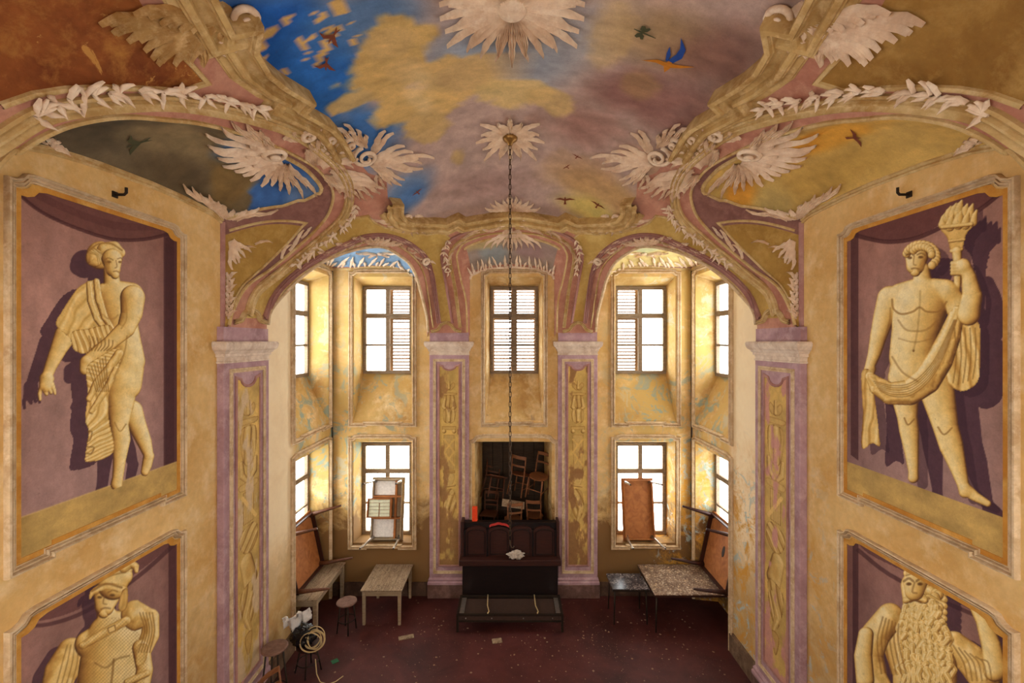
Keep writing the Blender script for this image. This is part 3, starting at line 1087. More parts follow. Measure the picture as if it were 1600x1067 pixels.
lunDL, vd = loft(GDf, GDwf, 24, .22, 'lunette_vault', [M['sky'], M['mauve']], zd)
C = np.ones((len(vd), 3)) * np.array((128, 160, 194)) / 255
blob(C, 0, vd[:, 0], vd[:, 1], -3.0, 8.4, .5, .3, (206, 196, 164), .9, .5, .8, 2.5)
blob(C, 0, vd[:, 0], vd[:, 1], -2.3, 9.3, .4, .3, (190, 190, 180), .8, .5, .8, 2.5)
set_col(lunDL, lin(C * (0.88 + .24 * fbm(vd[:, 0] * 5 + 40, vd[:, 1] * 9, 4))[:, None]))
lunDR, vd = loft([mir(p) for p in GDf], [mir(p) for p in GDwf], 24, .22, 'lunette_vault', [M['sky'], M['mauve']], zd)
C = np.ones((len(vd), 3)) * np.array((226, 208, 144)) / 255
blob(C, 0, vd[:, 0], vd[:, 1], 2.8, 9.0, .4, .3, (190, 200, 160), .8, .5, .8, 2.5)
blob(C, 0, vd[:, 0], vd[:, 1], 3.3, 8.6, .4, .3, (236, 206, 120), .8, .5, .8, 2.5)
set_col(lunDR, lin(C * (0.9 + .2 * fbm(vd[:, 0] * 5 + 40, vd[:, 1] * 9, 4))[:, None]))


def zc(t, v):
    if t < 4.2 or t > 13.8:
        return 1
    return 0 if .2 < v < .93 and 5.0 < t < 13.0 else 1


lunC, vc = loft(GCf, GCwf, 30, .1, 'lunette_vault', [M['sky'], M['pink']], zc)
C = np.ones((len(vc), 3)) * np.array((164, 146, 134)) / 255
blob(C, 0, vc[:, 0], vc[:, 1], -.4, 9.5, .6, .35, (142, 154, 158), .8, .6, .6, 2)
blob(C, 0, vc[:, 0], vc[:, 1], .4, 9.4, .6, .25, (150, 122, 122), .8, .6, .6, 2)
blob(C, 0, vc[:, 0], vc[:, 1], -.6, 9.2, .5, .2, (196, 174, 120), .8, .6, .6, 2)
set_col(lunC, lin(C * (0.88 + .24 * fbm(vc[:, 0] * 5 + 40, vc[:, 1] * 9, 4))[:, None]))

# one surface to fasten the stucco to
_bv, _bf = [], []
for o in (ceiling, lunL, lunR, lunDL, lunDR, lunC):
    n0 = len(_bv)
    _bv += [v.co.copy() for v in o.data.vertices]
    _bf += [tuple(i + n0 for i in p.vertices) for p in o.data.polygons]
BV = BVHTree.FromPolygons(_bv, _bf)


def on_ceiling(u, v):
    d = Vector(ray(u, v)).normalized()
    loc, nor, i, dist = BV.ray_cast(Vector((0, 0, CAMZ)), d)
    if loc is None:
        p = on_vault(u, v)
        return p, vn(p)
    if nor.dot(d) > 0:
        nor = -nor
    return loc, nor


# ------------------------------------------------------------------ mouldings on the vault
def vault_line(px, per=5, sharp=False):
    P = [on_vault(*p) for p in px]
    return P if sharp else fine(P, per)


def run(name, P, prof, mat, both=True, lift=0.0):
    sweep(name, P, [vn(p) for p in P], prof, mat, ceiling)
    if both:
        Q = [mir(p) for p in P][::-1]
        sweep(name, Q, [vn(p) for p in Q], prof, mat, ceiling)


def dense(P, d=.12, is_open=False):
    out = []
    for i in range(len(P) - (1 if is_open else 0)):
        a, b = P[i], P[(i + 1) % len(P)]
        n = max(1, int((a - b).length / d))
        for k in range(n):
            q = a.lerp(b, k / n)
            q.z = float(height(np.array(q.x), np.array(q.y)))
            out.append(q)
    if is_open:
        out.append(P[-1].copy())
    return out


# which way is "across" outward for the sky ring?  ring runs far centre -> left -> back -> right
cprof = [(-.03, 0), (-.03, .17), (-.02, .20), (.03, .20), (.035, .165), (.05, .165), (.055, .12), (.075, .085), (.10, .075), (.15, .075), (.155, .105), (.17, .135), (.20, .145), (.225, .13), (.235, .095), (.25, .09), (.255, .05), (.32, .045), (.325, .03), (.34, .03), (.345, 0)]
# the cornice runs in four lengths, broken at the corner cartouches
iA, iB = 11, 14                       # SKY indices where the far length ends and the side length begins
far_len = [mir(p) for p in skyL[iA:0:-1]] + skyL[:iA + 1]
side_len = skyL[iB:] + [Vector((p.x, 2 * YC - p.y, p.z)) for p in skyL[:iB - 1:-1] if p.y > YC + .35]
back_len = [Vector((p.x, 2 * YC - p.y, p.z)) for p in far_len]


def cornice(P):
    P = dense(P, .12, True)
    n_ = [vn(p) for p in P]
    j = len(P) // 2
    side = (P[j + 1] - P[j]).cross(n_[j])
    sgn = 1 if side.dot(P[j] - Vector((0, YC, P[j].z))) > 0 else -1
    cp = [(a * sgn, h) for a, h in cprof]
    sweep('cornice', P, n_, cp, M['cornice'], ceiling)


cornice(far_len)
cornice(side_len)
cornice([mir(p) for p in side_len])
cornice(back_len)

tri_prof = lambda w, h=.04: [(-w, 0), (-w, h * .7), (-w * .78, h), (-w * .55, h * .6), (-w * .3, h * .45), (-w * .12, h * .9), (w * .12, h * .9), (w * .3, h * .45), (w * .55, h * .6), (w * .78, h), (w, h * .7), (w, 0)]
bead = lambda w, h: [(-w, 0), (-w * .7, h * .8), (0, h), (w * .7, h * .8), (w, 0)]
G2 = [(-40, 240), (0, 216), (51, 184), (101, 169), (202, 159), (278, 160), (354, 173), (405, 186), (455, 204), (500, 234), (534, 268), (545, 300), (538, 335), (507, 368), (447, 418), (405, 450), (392, 470), (386, 492)]
G2P = vault_line(G2)
run('moulding', G2P, tri_prof(.075, .06), M['cream'])
run('moulding', GLf[4:], bead(.022, .03), M['cream'])
DO = [(686, 505), (678, 447), (669, 410), (655, 392), (630, 376), (600, 368), (570, 370), (545, 380), (514, 394), (480, 414), (455, 433), (433, 456), (417, 484), (412, 497)]
DOP = vault_line(DO)
run('moulding', DOP, tri_prof(.05, .05), M['mauve'])
run('moulding', GDf, bead(.03, .05), M['frame'])
DMID = [(677, 512), (667, 450), (659, 420), (644, 400), (622, 384), (598, 376), (570, 378), (545, 387), (512, 403), (476, 424), (448, 448), (430, 470)]
run('moulding', vault_line(DMID), bead(.018, .035), M['cream'])
CO = [(707, 505), (696, 440), (690, 405), (692, 393), (703, 376), (720, 366), (745, 356), (767, 349), (790, 347)]
COP = vault_line(CO)
run('moulding', COP, bead(.03, .04), M['mauve'])
CM = [(719, 512), (711, 450), (703, 405), (708, 388), (722, 375), (745, 364), (775, 357), (795, 355)]
run('moulding', vault_line(CM), tri_prof(.035, .04), M['cream'])
run('moulding', GCf[:46], bead(.02, .03), M['cream'], False)
run('moulding', GCf[45:], bead(.02, .03), M['cream'], False)
# scrolled feet of the ribs
FT1 = [(674, 518), (684, 515), (689, 508), (697, 504), (705, 508), (711, 515), (721, 518)]
FT2 = [(364, 503), (374, 500), (380, 490), (390, 484), (400, 489), (405, 500), (415, 504)]
for f in (FT1, FT2):
    run('moulding', vault_line(f), tri_prof(.035, .05), M['cream'])
# edge of the stained panels
run('moulding', dense([on_vault(*p) for p in PANEL[:9]], .12, True), bead(.025, .03), M['cream'])
run('moulding', dense([on_vault(*p) for p in FIELD[:8]], .1, True), bead(.02, .02), M['cream'])
# bands where the lunettes meet the walls and round their painted skies
for sg, A, B in ((1, GLf, GLwf), (-1, [mir(p) for p in GLf], [mir(p) for p in GLwf])):
    edge = B[8:80]
    nn = [Vector((sg, 0, -.25))] * len(edge)
    sweep('moulding', edge, nn, [(-.035, 0), (-.035, .03), (-.015, .04), (0, .02), (.02, .035), (.04, .02), (.04, 0)], M['cream'], ceiling)
    ln = [loft_pt(A, B, t, .11, .12) for t in ()] + [loft_pt(A, B, t, v_in(t), .12) for t in np.arange(11.0, 15.66, .15)] + [loft_pt(A, B, 15.65, v, .12) for v in np.arange(.5, .99, .05)]
    sweep('moulding', ln, [Vector((sg * .35, 0, -1))] * len(ln), bead(.03, .03), M['cream'], ceiling)
    ln = [loft_pt(A, B, 16.75, v, .12) for v in np.arange(.94, .15, -.06)] + [loft_pt(A, B, t, .17, .12) for t in np.arange(16.8, 21.6, .25)]
    sweep('moulding', ln, [Vector((sg * .6, -.3, -.7))] * len(ln), bead(.02, .02), M['cream'], ceiling)
    co_ = B[80:]
    sweep('moulding', co_, [Vector((sg, -.4, 0))] * len(co_), bead(.045, .03), M['mauve'], ceiling)
    A2, B2 = ([GDf, GDwf] if sg == 1 else [[mir(p) for p in GDf], [mir(p) for p in GDwf]])
    e2 = B2[12:62]
    sweep('moulding', e2, [(Vector((0, 8.2, 6)) - p).normalized() for p in e2], bead(.05, .04), M['cream'], ceiling)
e2 = GCwf[18:73]
sweep('moulding', e2, [Vector((0, -1, -.2))] * len(e2), bead(.03, .04), M['stucco'], ceiling)
ln = [loft_pt(GCf, GCwf, t, .21, .1) for t in np.arange(4.8, 13.3, .2)]
sweep('moulding', ln, [Vector((0, -.4, -1))] * len(ln), bead(.03, .03), M['cream'], ceiling)

# ================================================================== PILASTERS
class Paint:
    """paints grisaille figures: rounded limbs and folded cloth laid over one another"""
    def __init__(self, X, Y, C, light=(.55, -.5, .67)):
        self.X, self.Y, self.C = X, Y, C
        l = np.array(light, float)
        self.L = l / np.linalg.norm(l)
        self.sil = np.zeros(len(X))
        self.pend, self.k, self.rim = [], 9.0, 7.0
        self.nz = fbm(X * .045, Y * .045, 3)
        self.ramp = ((.0, (96, 62, 36)), (.22, (146, 104, 52)), (.42, (196, 152, 78)), (.62, (228, 192, 114)), (.82, (242, 218, 152)), (1.0, (248, 234, 186)))

    def tone(self, s):
        s = np.clip(s, 0, 1)
        xs = [r[0] for r in self.ramp]
        return np.stack([np.interp(s, xs, [r[1][k] for r in self.ramp]) for k in range(3)], 1) / 255

    def put(self, w, rgb, sil=True):
        w = np.clip(w, 0, 1)
        self.C[:] = self.C * (1 - w[:, None]) + rgb * w[:, None]
        if sil:
            self.sil = np.maximum(self.sil, w)

    def _chain(self, chain):
        X, Y = self.X, self.Y
        best = np.full(len(X), 1e9)
        NX = np.zeros(len(X))
        NY = np.zeros(len(X))
        R = np.ones(len(X))
        T = np.zeros(len(X))
        if len(chain) == 1:
            chain = [chain[0], chain[0]]
        acc = 0
        for (x0, y0, r0), (x1, y1, r1) in zip(chain[:-1], chain[1:]):
            dx, dy = x1 - x0, y1 - y0
            L2 = dx * dx + dy * dy + 1e-9
            t = np.clip(((X - x0) * dx + (Y - y0) * dy) / L2, 0, 1)
            r = r0 + (r1 - r0) * t
            vx, vy = X - x0 - dx * t, Y - y0 - dy * t
            d = np.sqrt(vx * vx + vy * vy)
            m = d - r < best
            best = np.where(m, d - r, best)
            NX = np.where(m, vx / r, NX)
            NY = np.where(m, vy / r, NY)
            R = np.where(m, r, R)
            T = np.where(m, acc + t * math.sqrt(L2), T)
            acc += math.sqrt(L2)
        return best, NX, NY, R, T

    def flush(self):
        """limbs laid down one after another melt into one rounded body"""
        if not self.pend:
            return
        pend, self.pend = self.pend, []
        W = SX = SY = SZ = 0
        best = np.full(len(self.X), 1e9)
        for ch in pend:
            b, NX, NY, R, T = self._chain(ch)
            q = np.clip(NX * NX + NY * NY, 0, 1)
            nz = np.sqrt(1 - q)
            h = np.where(b < 0, R * nz, -b * 3)
            w = np.exp(np.clip(h / self.k, -30, 30))
            W = W + w
            SX, SY, SZ = SX + w * NX * .9, SY + w * NY * .9, SZ + w * (nz + .08)
            best = np.minimum(best, b)
        SX, SY, SZ = SX / W, SY / W, SZ / W
        l = np.sqrt(SX ** 2 + SY ** 2 + SZ ** 2) + 1e-6
        s = .20 + .80 * (SX * self.L[0] + SY * self.L[1] + SZ * self.L[2]) / l
        s -= .28 * np.clip(1 + best / self.rim, 0, 1) ** 1.5
        s += (self.nz - .5) * .12
        self.put(np.clip(-best / 2 + .5, 0, 1), self.tone(s))

    def cap(self, chain, gain=1.0, folds=None, edge=None, aa=2.0, add=0.0):
        """a limb: chain of (x, y, radius)"""
        if folds is None and edge is None and gain == 1.0:
            self.pend.append(chain)
            return
        self.flush()
        edge = .22 if edge is None else edge
        best, NX, NY, R, T = self._chain(chain)
        q = np.clip(NX * NX + NY * NY, 0, 1)
        nz = np.sqrt(1 - q * .92)
        s = .30 + .62 * gain * (NX * self.L[0] + NY * self.L[1] + nz * self.L[2]) * .92 + add
        if folds:
            n, amp = folds
            cr = np.where(np.abs(NX) > np.abs(NY), NX, NY)
            s += amp * .7 * np.sin(cr * n + self.nz * 5)
        s -= edge * np.clip((np.sqrt(q) - .85) / .15, 0, 1)
        s += (self.nz - .5) * .10
        self.put(np.clip(-best / aa + .5, 0, 1), self.tone(s))

    def poly(self, P, base=.66, folds=0, amp=.16, ang=0.0, curve=0.0, soft=None):
        self.flush()
        P = [tuple(p) for p in catmull(P, 5, True)] if soft is None else P
        X, Y = self.X, self.Y
        m = inpoly(X, Y, P)
        # distance to the outline, for a dark edge
        d = np.full(len(X), 1e9)
        idx = np.where(m)[0]
        if len(idx) == 0:
            return
        xi, yi = X[idx], Y[idx]
        di = np.full(len(idx), 1e9)
        for i in range(len(P)):
            x0, y0 = P[i]
            x1, y1 = P[(i + 1) % len(P)]
            dx, dy = x1 - x0, y1 - y0
            t = np.clip(((xi - x0) * dx + (yi - y0) * dy) / (dx * dx + dy * dy + 1e-9), 0, 1)
            di = np.minimum(di, np.hypot(xi - x0 - dx * t, yi - y0 - dy * t))
        s = np.full(len(idx), base)
        if folds:
            cx, cy = np.mean([p[0] for p in P]), np.mean([p[1] for p in P])
            u = (xi - cx) * math.cos(ang) + (yi - cy) * math.sin(ang)
            v = -(xi - cx) * math.sin(ang) + (yi - cy) * math.cos(ang)
            ph = u * folds + curve * v * v * .001 + fbm(xi * .012 + 5, yi * .012, 2) * 7
            s += amp * np.sin(ph) + amp * .5 * np.sin(ph * 2.3 + 1)
        s -= .3 * np.clip(1 - di / 5, 0, 1)
        s += (self.nz[idx] - .5) * .12
        w = np.zeros(len(X))
        w[idx] = 1
        rgb = np.zeros((len(X), 3))
        rgb[idx] = self.tone(s)
        self.put(w, rgb)

    def flat(self, P, col, amt=1.0, soft=True):
        self.flush()
        P = [tuple(p) for p in catmull(P, 5, True)] if soft else P
        m = inpoly(self.X, self.Y, P)
        self.put(m * amt, np.array(col)[None, :] / 255 * np.ones((len(self.X), 1)), False)

    def line(self, pts, w=2.0, col=(140, 98, 50), amt=.55, smooth=True):
        self.flush()
        pts = catmull(pts, 4) if smooth and len(pts) > 2 else pts
        X, Y = self.X, self.Y
        d = np.full(len(X), 1e9)
        for (x0, y0), (x1, y1) in zip(pts[:-1], pts[1:]):
            dx, dy = x1 - x0, y1 - y0
            t = np.clip(((X - x0) * dx + (Y - y0) * dy) / (dx * dx + dy * dy + 1e-9), 0, 1)
            d = np.minimum(d, np.hypot(X - x0 - dx * t, Y - y0 - dy * t))
        self.put(np.clip((w * 1.25 - d) / 2.2 + .3, 0, 1) * amt, np.array(col)[None, :] / 255 * np.ones((len(X), 1)), False)

    def spot(self, x, y, rx, ry, col, amt=.5):
        self.flush()
        d = np.sqrt(((self.X - x) / rx) ** 2 + ((self.Y - y) / ry) ** 2)
        self.put(np.clip((1 - d) * 2, 0, 1) * amt, np.array(col)[None, :] / 255 * np.ones((len(self.X), 1)), False)


def grid_paint(name, x0, x1, z0, z1, y, step, parent, mat, fn, outline=None):
    """a painted field in a wall's own plane; fn(x, z) gives sRGB colours"""
    nx, nz = max(2, int((x1 - x0) / step)), max(2, int((z1 - z0) / step))
    xs, zs = np.linspace(x0, x1, nx + 1), np.linspace(z0, z1, nz + 1)
    XX, ZZ = np.meshgrid(xs, zs, indexing='ij')
    vs = np.stack([XX.ravel(), np.full(XX.size, y), ZZ.ravel()], 1)
    i, j = np.meshgrid(np.arange(nx), np.arange(nz), indexing='ij')
    a = (i * (nz + 1) + j).ravel()
    fs = np.stack([a, a + nz + 1, a + nz + 2, a + 1], 1)
    if outline is not None:
        c = vs[fs].mean(axis=1)
        fs = fs[inpoly(c[:, 0], c[:, 2], outline)]
    me = bpy.data.meshes.new(name)
    me.vertices.add(len(vs))
    me.vertices.foreach_set('co', vs.ravel())
    me.loops.add(fs.size)
    me.loops.foreach_set('vertex_index', fs.ravel().astype(np.int32))
    me.polygons.add(len(fs))
    me.polygons.foreach_set('loop_start', np.arange(0, fs.size, 4, dtype=np.int32))
    me.polygons.foreach_set('loop_total', np.full(len(fs), 4, dtype=np.int32))
    me.update()
    me.validate()
    me.materials.append(mat)
    o = bpy.data.objects.new(name, me)
    COL.objects.link(o)
    o.parent = parent
    set_col(o, lin(fn(vs[:, 0], vs[:, 2])))
    return o


def ringstack(x0, x1, prof):
    """steps round three sides of a wall block: prof = [(projection from the block, z)], block face at y = -p included in projection"""
    vs, fs = [], []
    for e, p, z in prof:
        vs += [(x0 - e, 0, z), (x0 - e, -p, z), (x1 + e, -p, z), (x1 + e, 0, z)]
    for i in range(len(prof) - 1):
        a = i * 4
        fs += [(a, a + 1, a + 5, a + 4), (a + 1, a + 2, a + 6, a + 5), (a + 2, a + 3, a + 7, a + 6)]
    n = len(prof) - 1
    fs += [(0, 3, 2, 1), (n * 4, n * 4 + 1, n * 4 + 2, n * 4 + 3)]
    return MB().add(vs, fs)


def trophy(kind, H):
    """grisaille ornament of a pilaster panel; x in -1..1 across, y in 0..H from the top"""
    def fn(P):
        base = P.X * 1.0
        if kind == 'column':
            P.poly([(-30, 25), (-18, 12), (0, 28), (18, 12), (30, 25), (12, 48), (-12, 48)], .55)
            P.cap([(0, 8, 5), (0, 40, 7)])
            P.poly([(-34, 62), (34, 62), (28, 74), (-28, 74)], .6)
            P.poly([(-26, 78), (26, 78), (16, 130), (-16, 130)], .5, .3)
            P.cap([(-20, 95, 7), (-26, 130, 9), (-10, 150, 6)])
            P.cap([(20, 95, 7), (26, 130, 9), (10, 150, 6)])
            P.poly([(-22, 140), (22, 140), (30, 175), (18, 205), (-18, 205), (-30, 175)], .6, .25)
            P.cap([(0, 150, 12), (0, 196, 8)])
            P.poly([(-34, 222), (34, 222), (34, 240), (-34, 240)], .62, 0, soft=1)
            for s in (-1, 1):
                P.cap([(s * 24, 246, 10)])
            P.poly([(-26, 262), (26, 262), (24, 430), (-24, 430)], .6, 1.0, .22, soft=1)
            P.line([(-24, 285), (24, 345), (-24, 410)], 4, (214, 176, 100), .8, False)
            P.line([(24, 285), (-24, 345), (24, 410)], 4, (214, 176, 100), .8, False)
            P.poly([(-30, 434), (30, 434), (30, 446), (-30, 446)], .5, 0, soft=1)
            P.poly([(-24, 452), (26, 452), (16, 500), (-10, 506)], .72)
            P.cap([(-18, 510, 5), (26, 504, 5)])
            P.poly([(-14, 530), (20, 525), (34, 580), (22, 640), (-6, 670), (-28, 620), (-26, 570)], .62, .22, .18, .4)
            P.cap([(10, 560, 10), (-10, 620, 12), (6, 690, 6)], folds=(6, .15))
            P.poly([(-10, 690), (14, 690), (4, 760), (-4, 760)], .5)
            P.cap([(0, 770, 6), (0, 800, 3)])
        else:
            P.poly([(-30, 30), (-20, 14), (0, 30), (20, 14), (30, 30), (16, 52), (-16, 52)], .6)
            P.cap([(0, 10, 6), (0, 48, 8)])
            P.poly([(-38, 64), (38, 64), (30, 82), (-30, 82)], .62)
            P.poly([(-28, 92), (28, 92), (34, 150), (16, 210), (-16, 210), (-34, 150)], .6, .22)
            P.cap([(0, 100, 14), (0, 200, 8)])
            for s in (-1, 1):
                P.cap([(s * 30, 200, 8), (s * 26, 240, 11), (s * 8, 262, 7)])
            P.poly([(-36, 268), (36, 268), (32, 290), (-32, 290)], .66)
            P.poly([(-24, 296), (24, 296), (22, 400), (-22, 400)], .62, .9, .2, soft=1)
            P.line([(-26, 310), (30, 390)], 5, (226, 190, 116), .9)
            P.poly([(-34, 420), (30, 410), (38, 470), (0, 500), (-34, 470)], .6, .25, .2, .8)
            P.cap([(-10, 520, 26), (8, 590, 30)])
            P.spot(0, 560, 18, 34, (196, 156, 84), .8)
            P.poly([(-30, 610), (30, 600), (24, 700), (-4, 740), (-26, 690)], .58, .24, .2, .3)
            P.cap([(14, 640, 10), (-8, 700, 12), (10, 760, 6)], folds=(6, .15))
            P.poly([(-16, 760), (16, 760), (6, 820), (-6, 820)], .5)
    return fn


def pilaster(name, cx, w, M4, label, p=0.10, kind='column', stain=None, mirror=False):
    root = thing(name, label, 'pilaster')
    root.matrix_world = M4
    x0, x1 = cx - w / 2, cx + w / 2
    MB().box(x0 - .045, x1 + .045, -p - .045, 0, 0, .30).build('plinth', M['plinth'], root, bevel=.012)
    ringstack(x0, x1, [(.04, p + .04, .30), (.04, p + .04, .34), (.02, p + .02, .37), (.025, p + .025, .40), (.0, p, .44)]).build('base_moulding', M['lilac'], root)
    MB().box(x0, x1, -p, 0, .43, 5.31).build('shaft', M['lilac'], root, bevel=.008)
    ringstack(x0, x1, [(0, p, 5.30), (.012, p + .012, 5.305), (.012, p + .012, 5.325), (.0, p, 5.33), (.005, p + .005, 5.385), (.025, p + .025, 5.39), (.025, p + .025, 5.43), (.04, p + .04, 5.435), (.055, p + .055, 5.465),
                       (.085, p + .085, 5.49), (.10, p + .10, 5.53), (.105, p + .105, 5.575), (.09, p + .09, 5.60)]).build('capital', M['capital'], root, bevel=0)
    MB().box(x0 + .005, x1 - .005, -p + .01, 0, 5.595, 5.80).build('impost_block', M['lilac'], root)
    # sunk panel: two nested moulded frames and the painted field
    m1 = w * .13
    a, b_, zt, zb = x0 + m1, x1 - m1, 5.19, .56
    P = [(a, zb), (b_, zb), (b_, zt), (a, zt)]
    pr = [(-.03, 0), (-.03, .018), (-.012, .022), (0, .012), (.012, .022), (.03, .018), (.03, 0)]
    flat_frame('panel_moulding', P, -p, pr, M['frame'], root)
    m2 = w * .235
    a, b_, zt, zb = x0 + m2, x1 - m2, 5.09, .70
    xm = (a + b_) / 2
    r = (b_ - a) * .5
    top = [(b_, zt)] + [(xm + r * .62 * math.cos(t), zt - .02 - r * .42 * math.sin(t)) for t in np.linspace(.1, PI - .1, 9)] + [(a, zt)]
    P = [(a, zb), (b_, zb)] + top
    flat_frame('panel_moulding', P, -p, [(-.02, 0), (-.02, .014), (0, .02), (.02, .008), (.02, 0)], M['mauve'], root)

    sx = (b_ - a) / 100.0

    def fn(X, Z):
        px = (X - xm) / sx * (-1 if mirror else 1)
        py = (zt - .33 - Z) / sx * (820 / ((zt - .45 - zb - .2) / sx))
        C = np.ones((len(X), 3)) * np.array((206, 172, 98)) / 255
        n = fbm(X * 3, Z * 3, 4)
        C = C * (.78 + .4 * n)[:, None]
        PT = Paint(px, py, C, (-.5, -.5, .7))
        PT.ramp = ((.0, (112, 80, 40)), (.25, (150, 112, 58)), (.5, (186, 150, 84)), (.75, (210, 178, 110)), (1.0, (224, 198, 136)))
        trophy(kind, 820)(PT)
        PT.flush()
        # losses: the paint has flaked to pale or rosy ground
        f = fbm(X * 5 + 3 + cx, Z * 2.2 + 8, 5)
        zz = np.clip((2.4 - Z) / 2.0, 0, 1)
        if stain is not None:
            ww = np.clip((f + .35 * zz - .60) * 12, 0, 1) * .85
            C = C * (1 - ww[:, None]) + np.array(stain)[None, :] / 255 * ww[:, None]
        return C
    grid_paint('painted_panel', a, b_, zb, zt, -p - .004, max(.0075, w * .008), root, M['fresco'], fn, P)
    return root


pilaster('pilaster', 6.5, 1.1, ML, 'near left lilac pilaster with pale flaking painted trophies, beside the woman fresco', .10, 'urn', (206, 182, 150))
pilaster('pilaster', -6.5, 1.1, MR, 'near right lilac pilaster with rosy stained foot, beside the torch bearer fresco', .10, 'urn', (196, 140, 138), True)
pilaster('pilaster', -1.375, .86, MF, 'far lilac pilaster between the left window and the middle niche', .09, 'column', (150, 110, 70))
pilaster('pilaster', 1.44, .86, MF, 'far lilac pilaster between the middle niche and the right window', .09, 'column', (140, 100, 64), True)

# ================================================================== FRESCOES
KX = F * WX


def fresco(name, label, sg, zb, zt, fn, hook=False, foot=True):
    """sg -1: left wall, +1: right wall"""
    M4 = ML if sg < 0 else MR
    root = thing(name, label, 'wall painting')
    root.matrix_world = M4
    ya, yb = 3.455, 5.355
    xa, xb = sorted((-sg * ya, -sg * yb))
    # outer pale moulding with ears, inner amber border
    pr = [(-.0, 0), (-.0, .045), (-.008, .065), (-.026, .07), (-.034, .05), (-.038, .022), (-.052, .022), (-.056, .045), (-.070, .05), (-.076, .03), (-.079, .012), (-.089, .012), (-.093, .03), (-.10, .03), (-.10, 0)]
    O = notched(xa, xb, zb, zt, .05, foot, st=.36)
    pr = [(a * .72, h * .72) for a, h in pr]
    flat_frame('frame_moulding', O, 0, pr if sg else pr, M['frame'], root)
    cx_, cz_ = (xa + xb) / 2, (zb + zt) / 2

    ins = lambda d: notched(xa + d, xb - d, zb + d, zt - d, .05, foot, st=.36 - d)
    A, B = ins(.066), ins(.116)
    n = len(A)
    mesh_obj('border', [(x, -.012, z) for x, z in A] + [(x, -.012, z) for x, z in B] + [(x, .0, z) for x, z in B],
             [(i, (i + 1) % n, n + (i + 1) % n, n + i) for i in range(n)] + [(n + i, n + (i + 1) % n, 2 * n + (i + 1) % n, 2 * n + i) for i in range(n)], M['amber'], root)

    def f2(X, Z):
        Yw = np.abs(X)
        u = 800 + sg * KX / Yw
        v = 533.5 - (Z - CAMZ) * F / Yw
        return fn(u, v, X, Z)
    grid_paint('painting', xa + .11, xb - .11, zb + .11, zt - .11, -.004, .0072, root, M['fresco'], f2, ins(.110))
    return root


def ground(u, v, X, Z, sg, zt, zledge, base=(172, 134, 124)):
    """plum painted niche with a drooping cloth shadow above and a dark inner side"""
    C = np.ones((len(u), 3)) * np.array(base) / 255
    n = fbm(X * 2.2, Z * 1.2, 4)
    n2 = fbm(X * 9, Z * 5, 4)
    C = C * (.70 + .34 * n + .24 * n2)[:, None]
    far = np.clip((np.abs(X) - 4.75) / .45, 0, 1)[:, None]          # the far painted side is darker
    C = C * (1 - .42 * far) + np.array((70, 40, 44)) / 255 * (.42 * far)
    w = np.clip(1 - (Z - (zt - 3.0)) / 1.4, 0, 1)[:, None] * .35
    C = C * (1 - w) + np.array((150, 128, 136)) / 255 * w
    top = np.clip((Z - (zt - 1.6)) / 1.5, 0, 1)[:, None] * .30
    C = C * (1 - top) + np.array((150, 96, 80)) / 255 * top
    return C


def swag(P, top, dark=(92, 56, 54)):
    P.flat(top, dark, .8)
    P.line(top[:len(top) // 2 + 1], 7, (70, 38, 40), .55)


def finish(P, C0, dx, dy, shadow=(70, 44, 58), soft=1.0):
    return


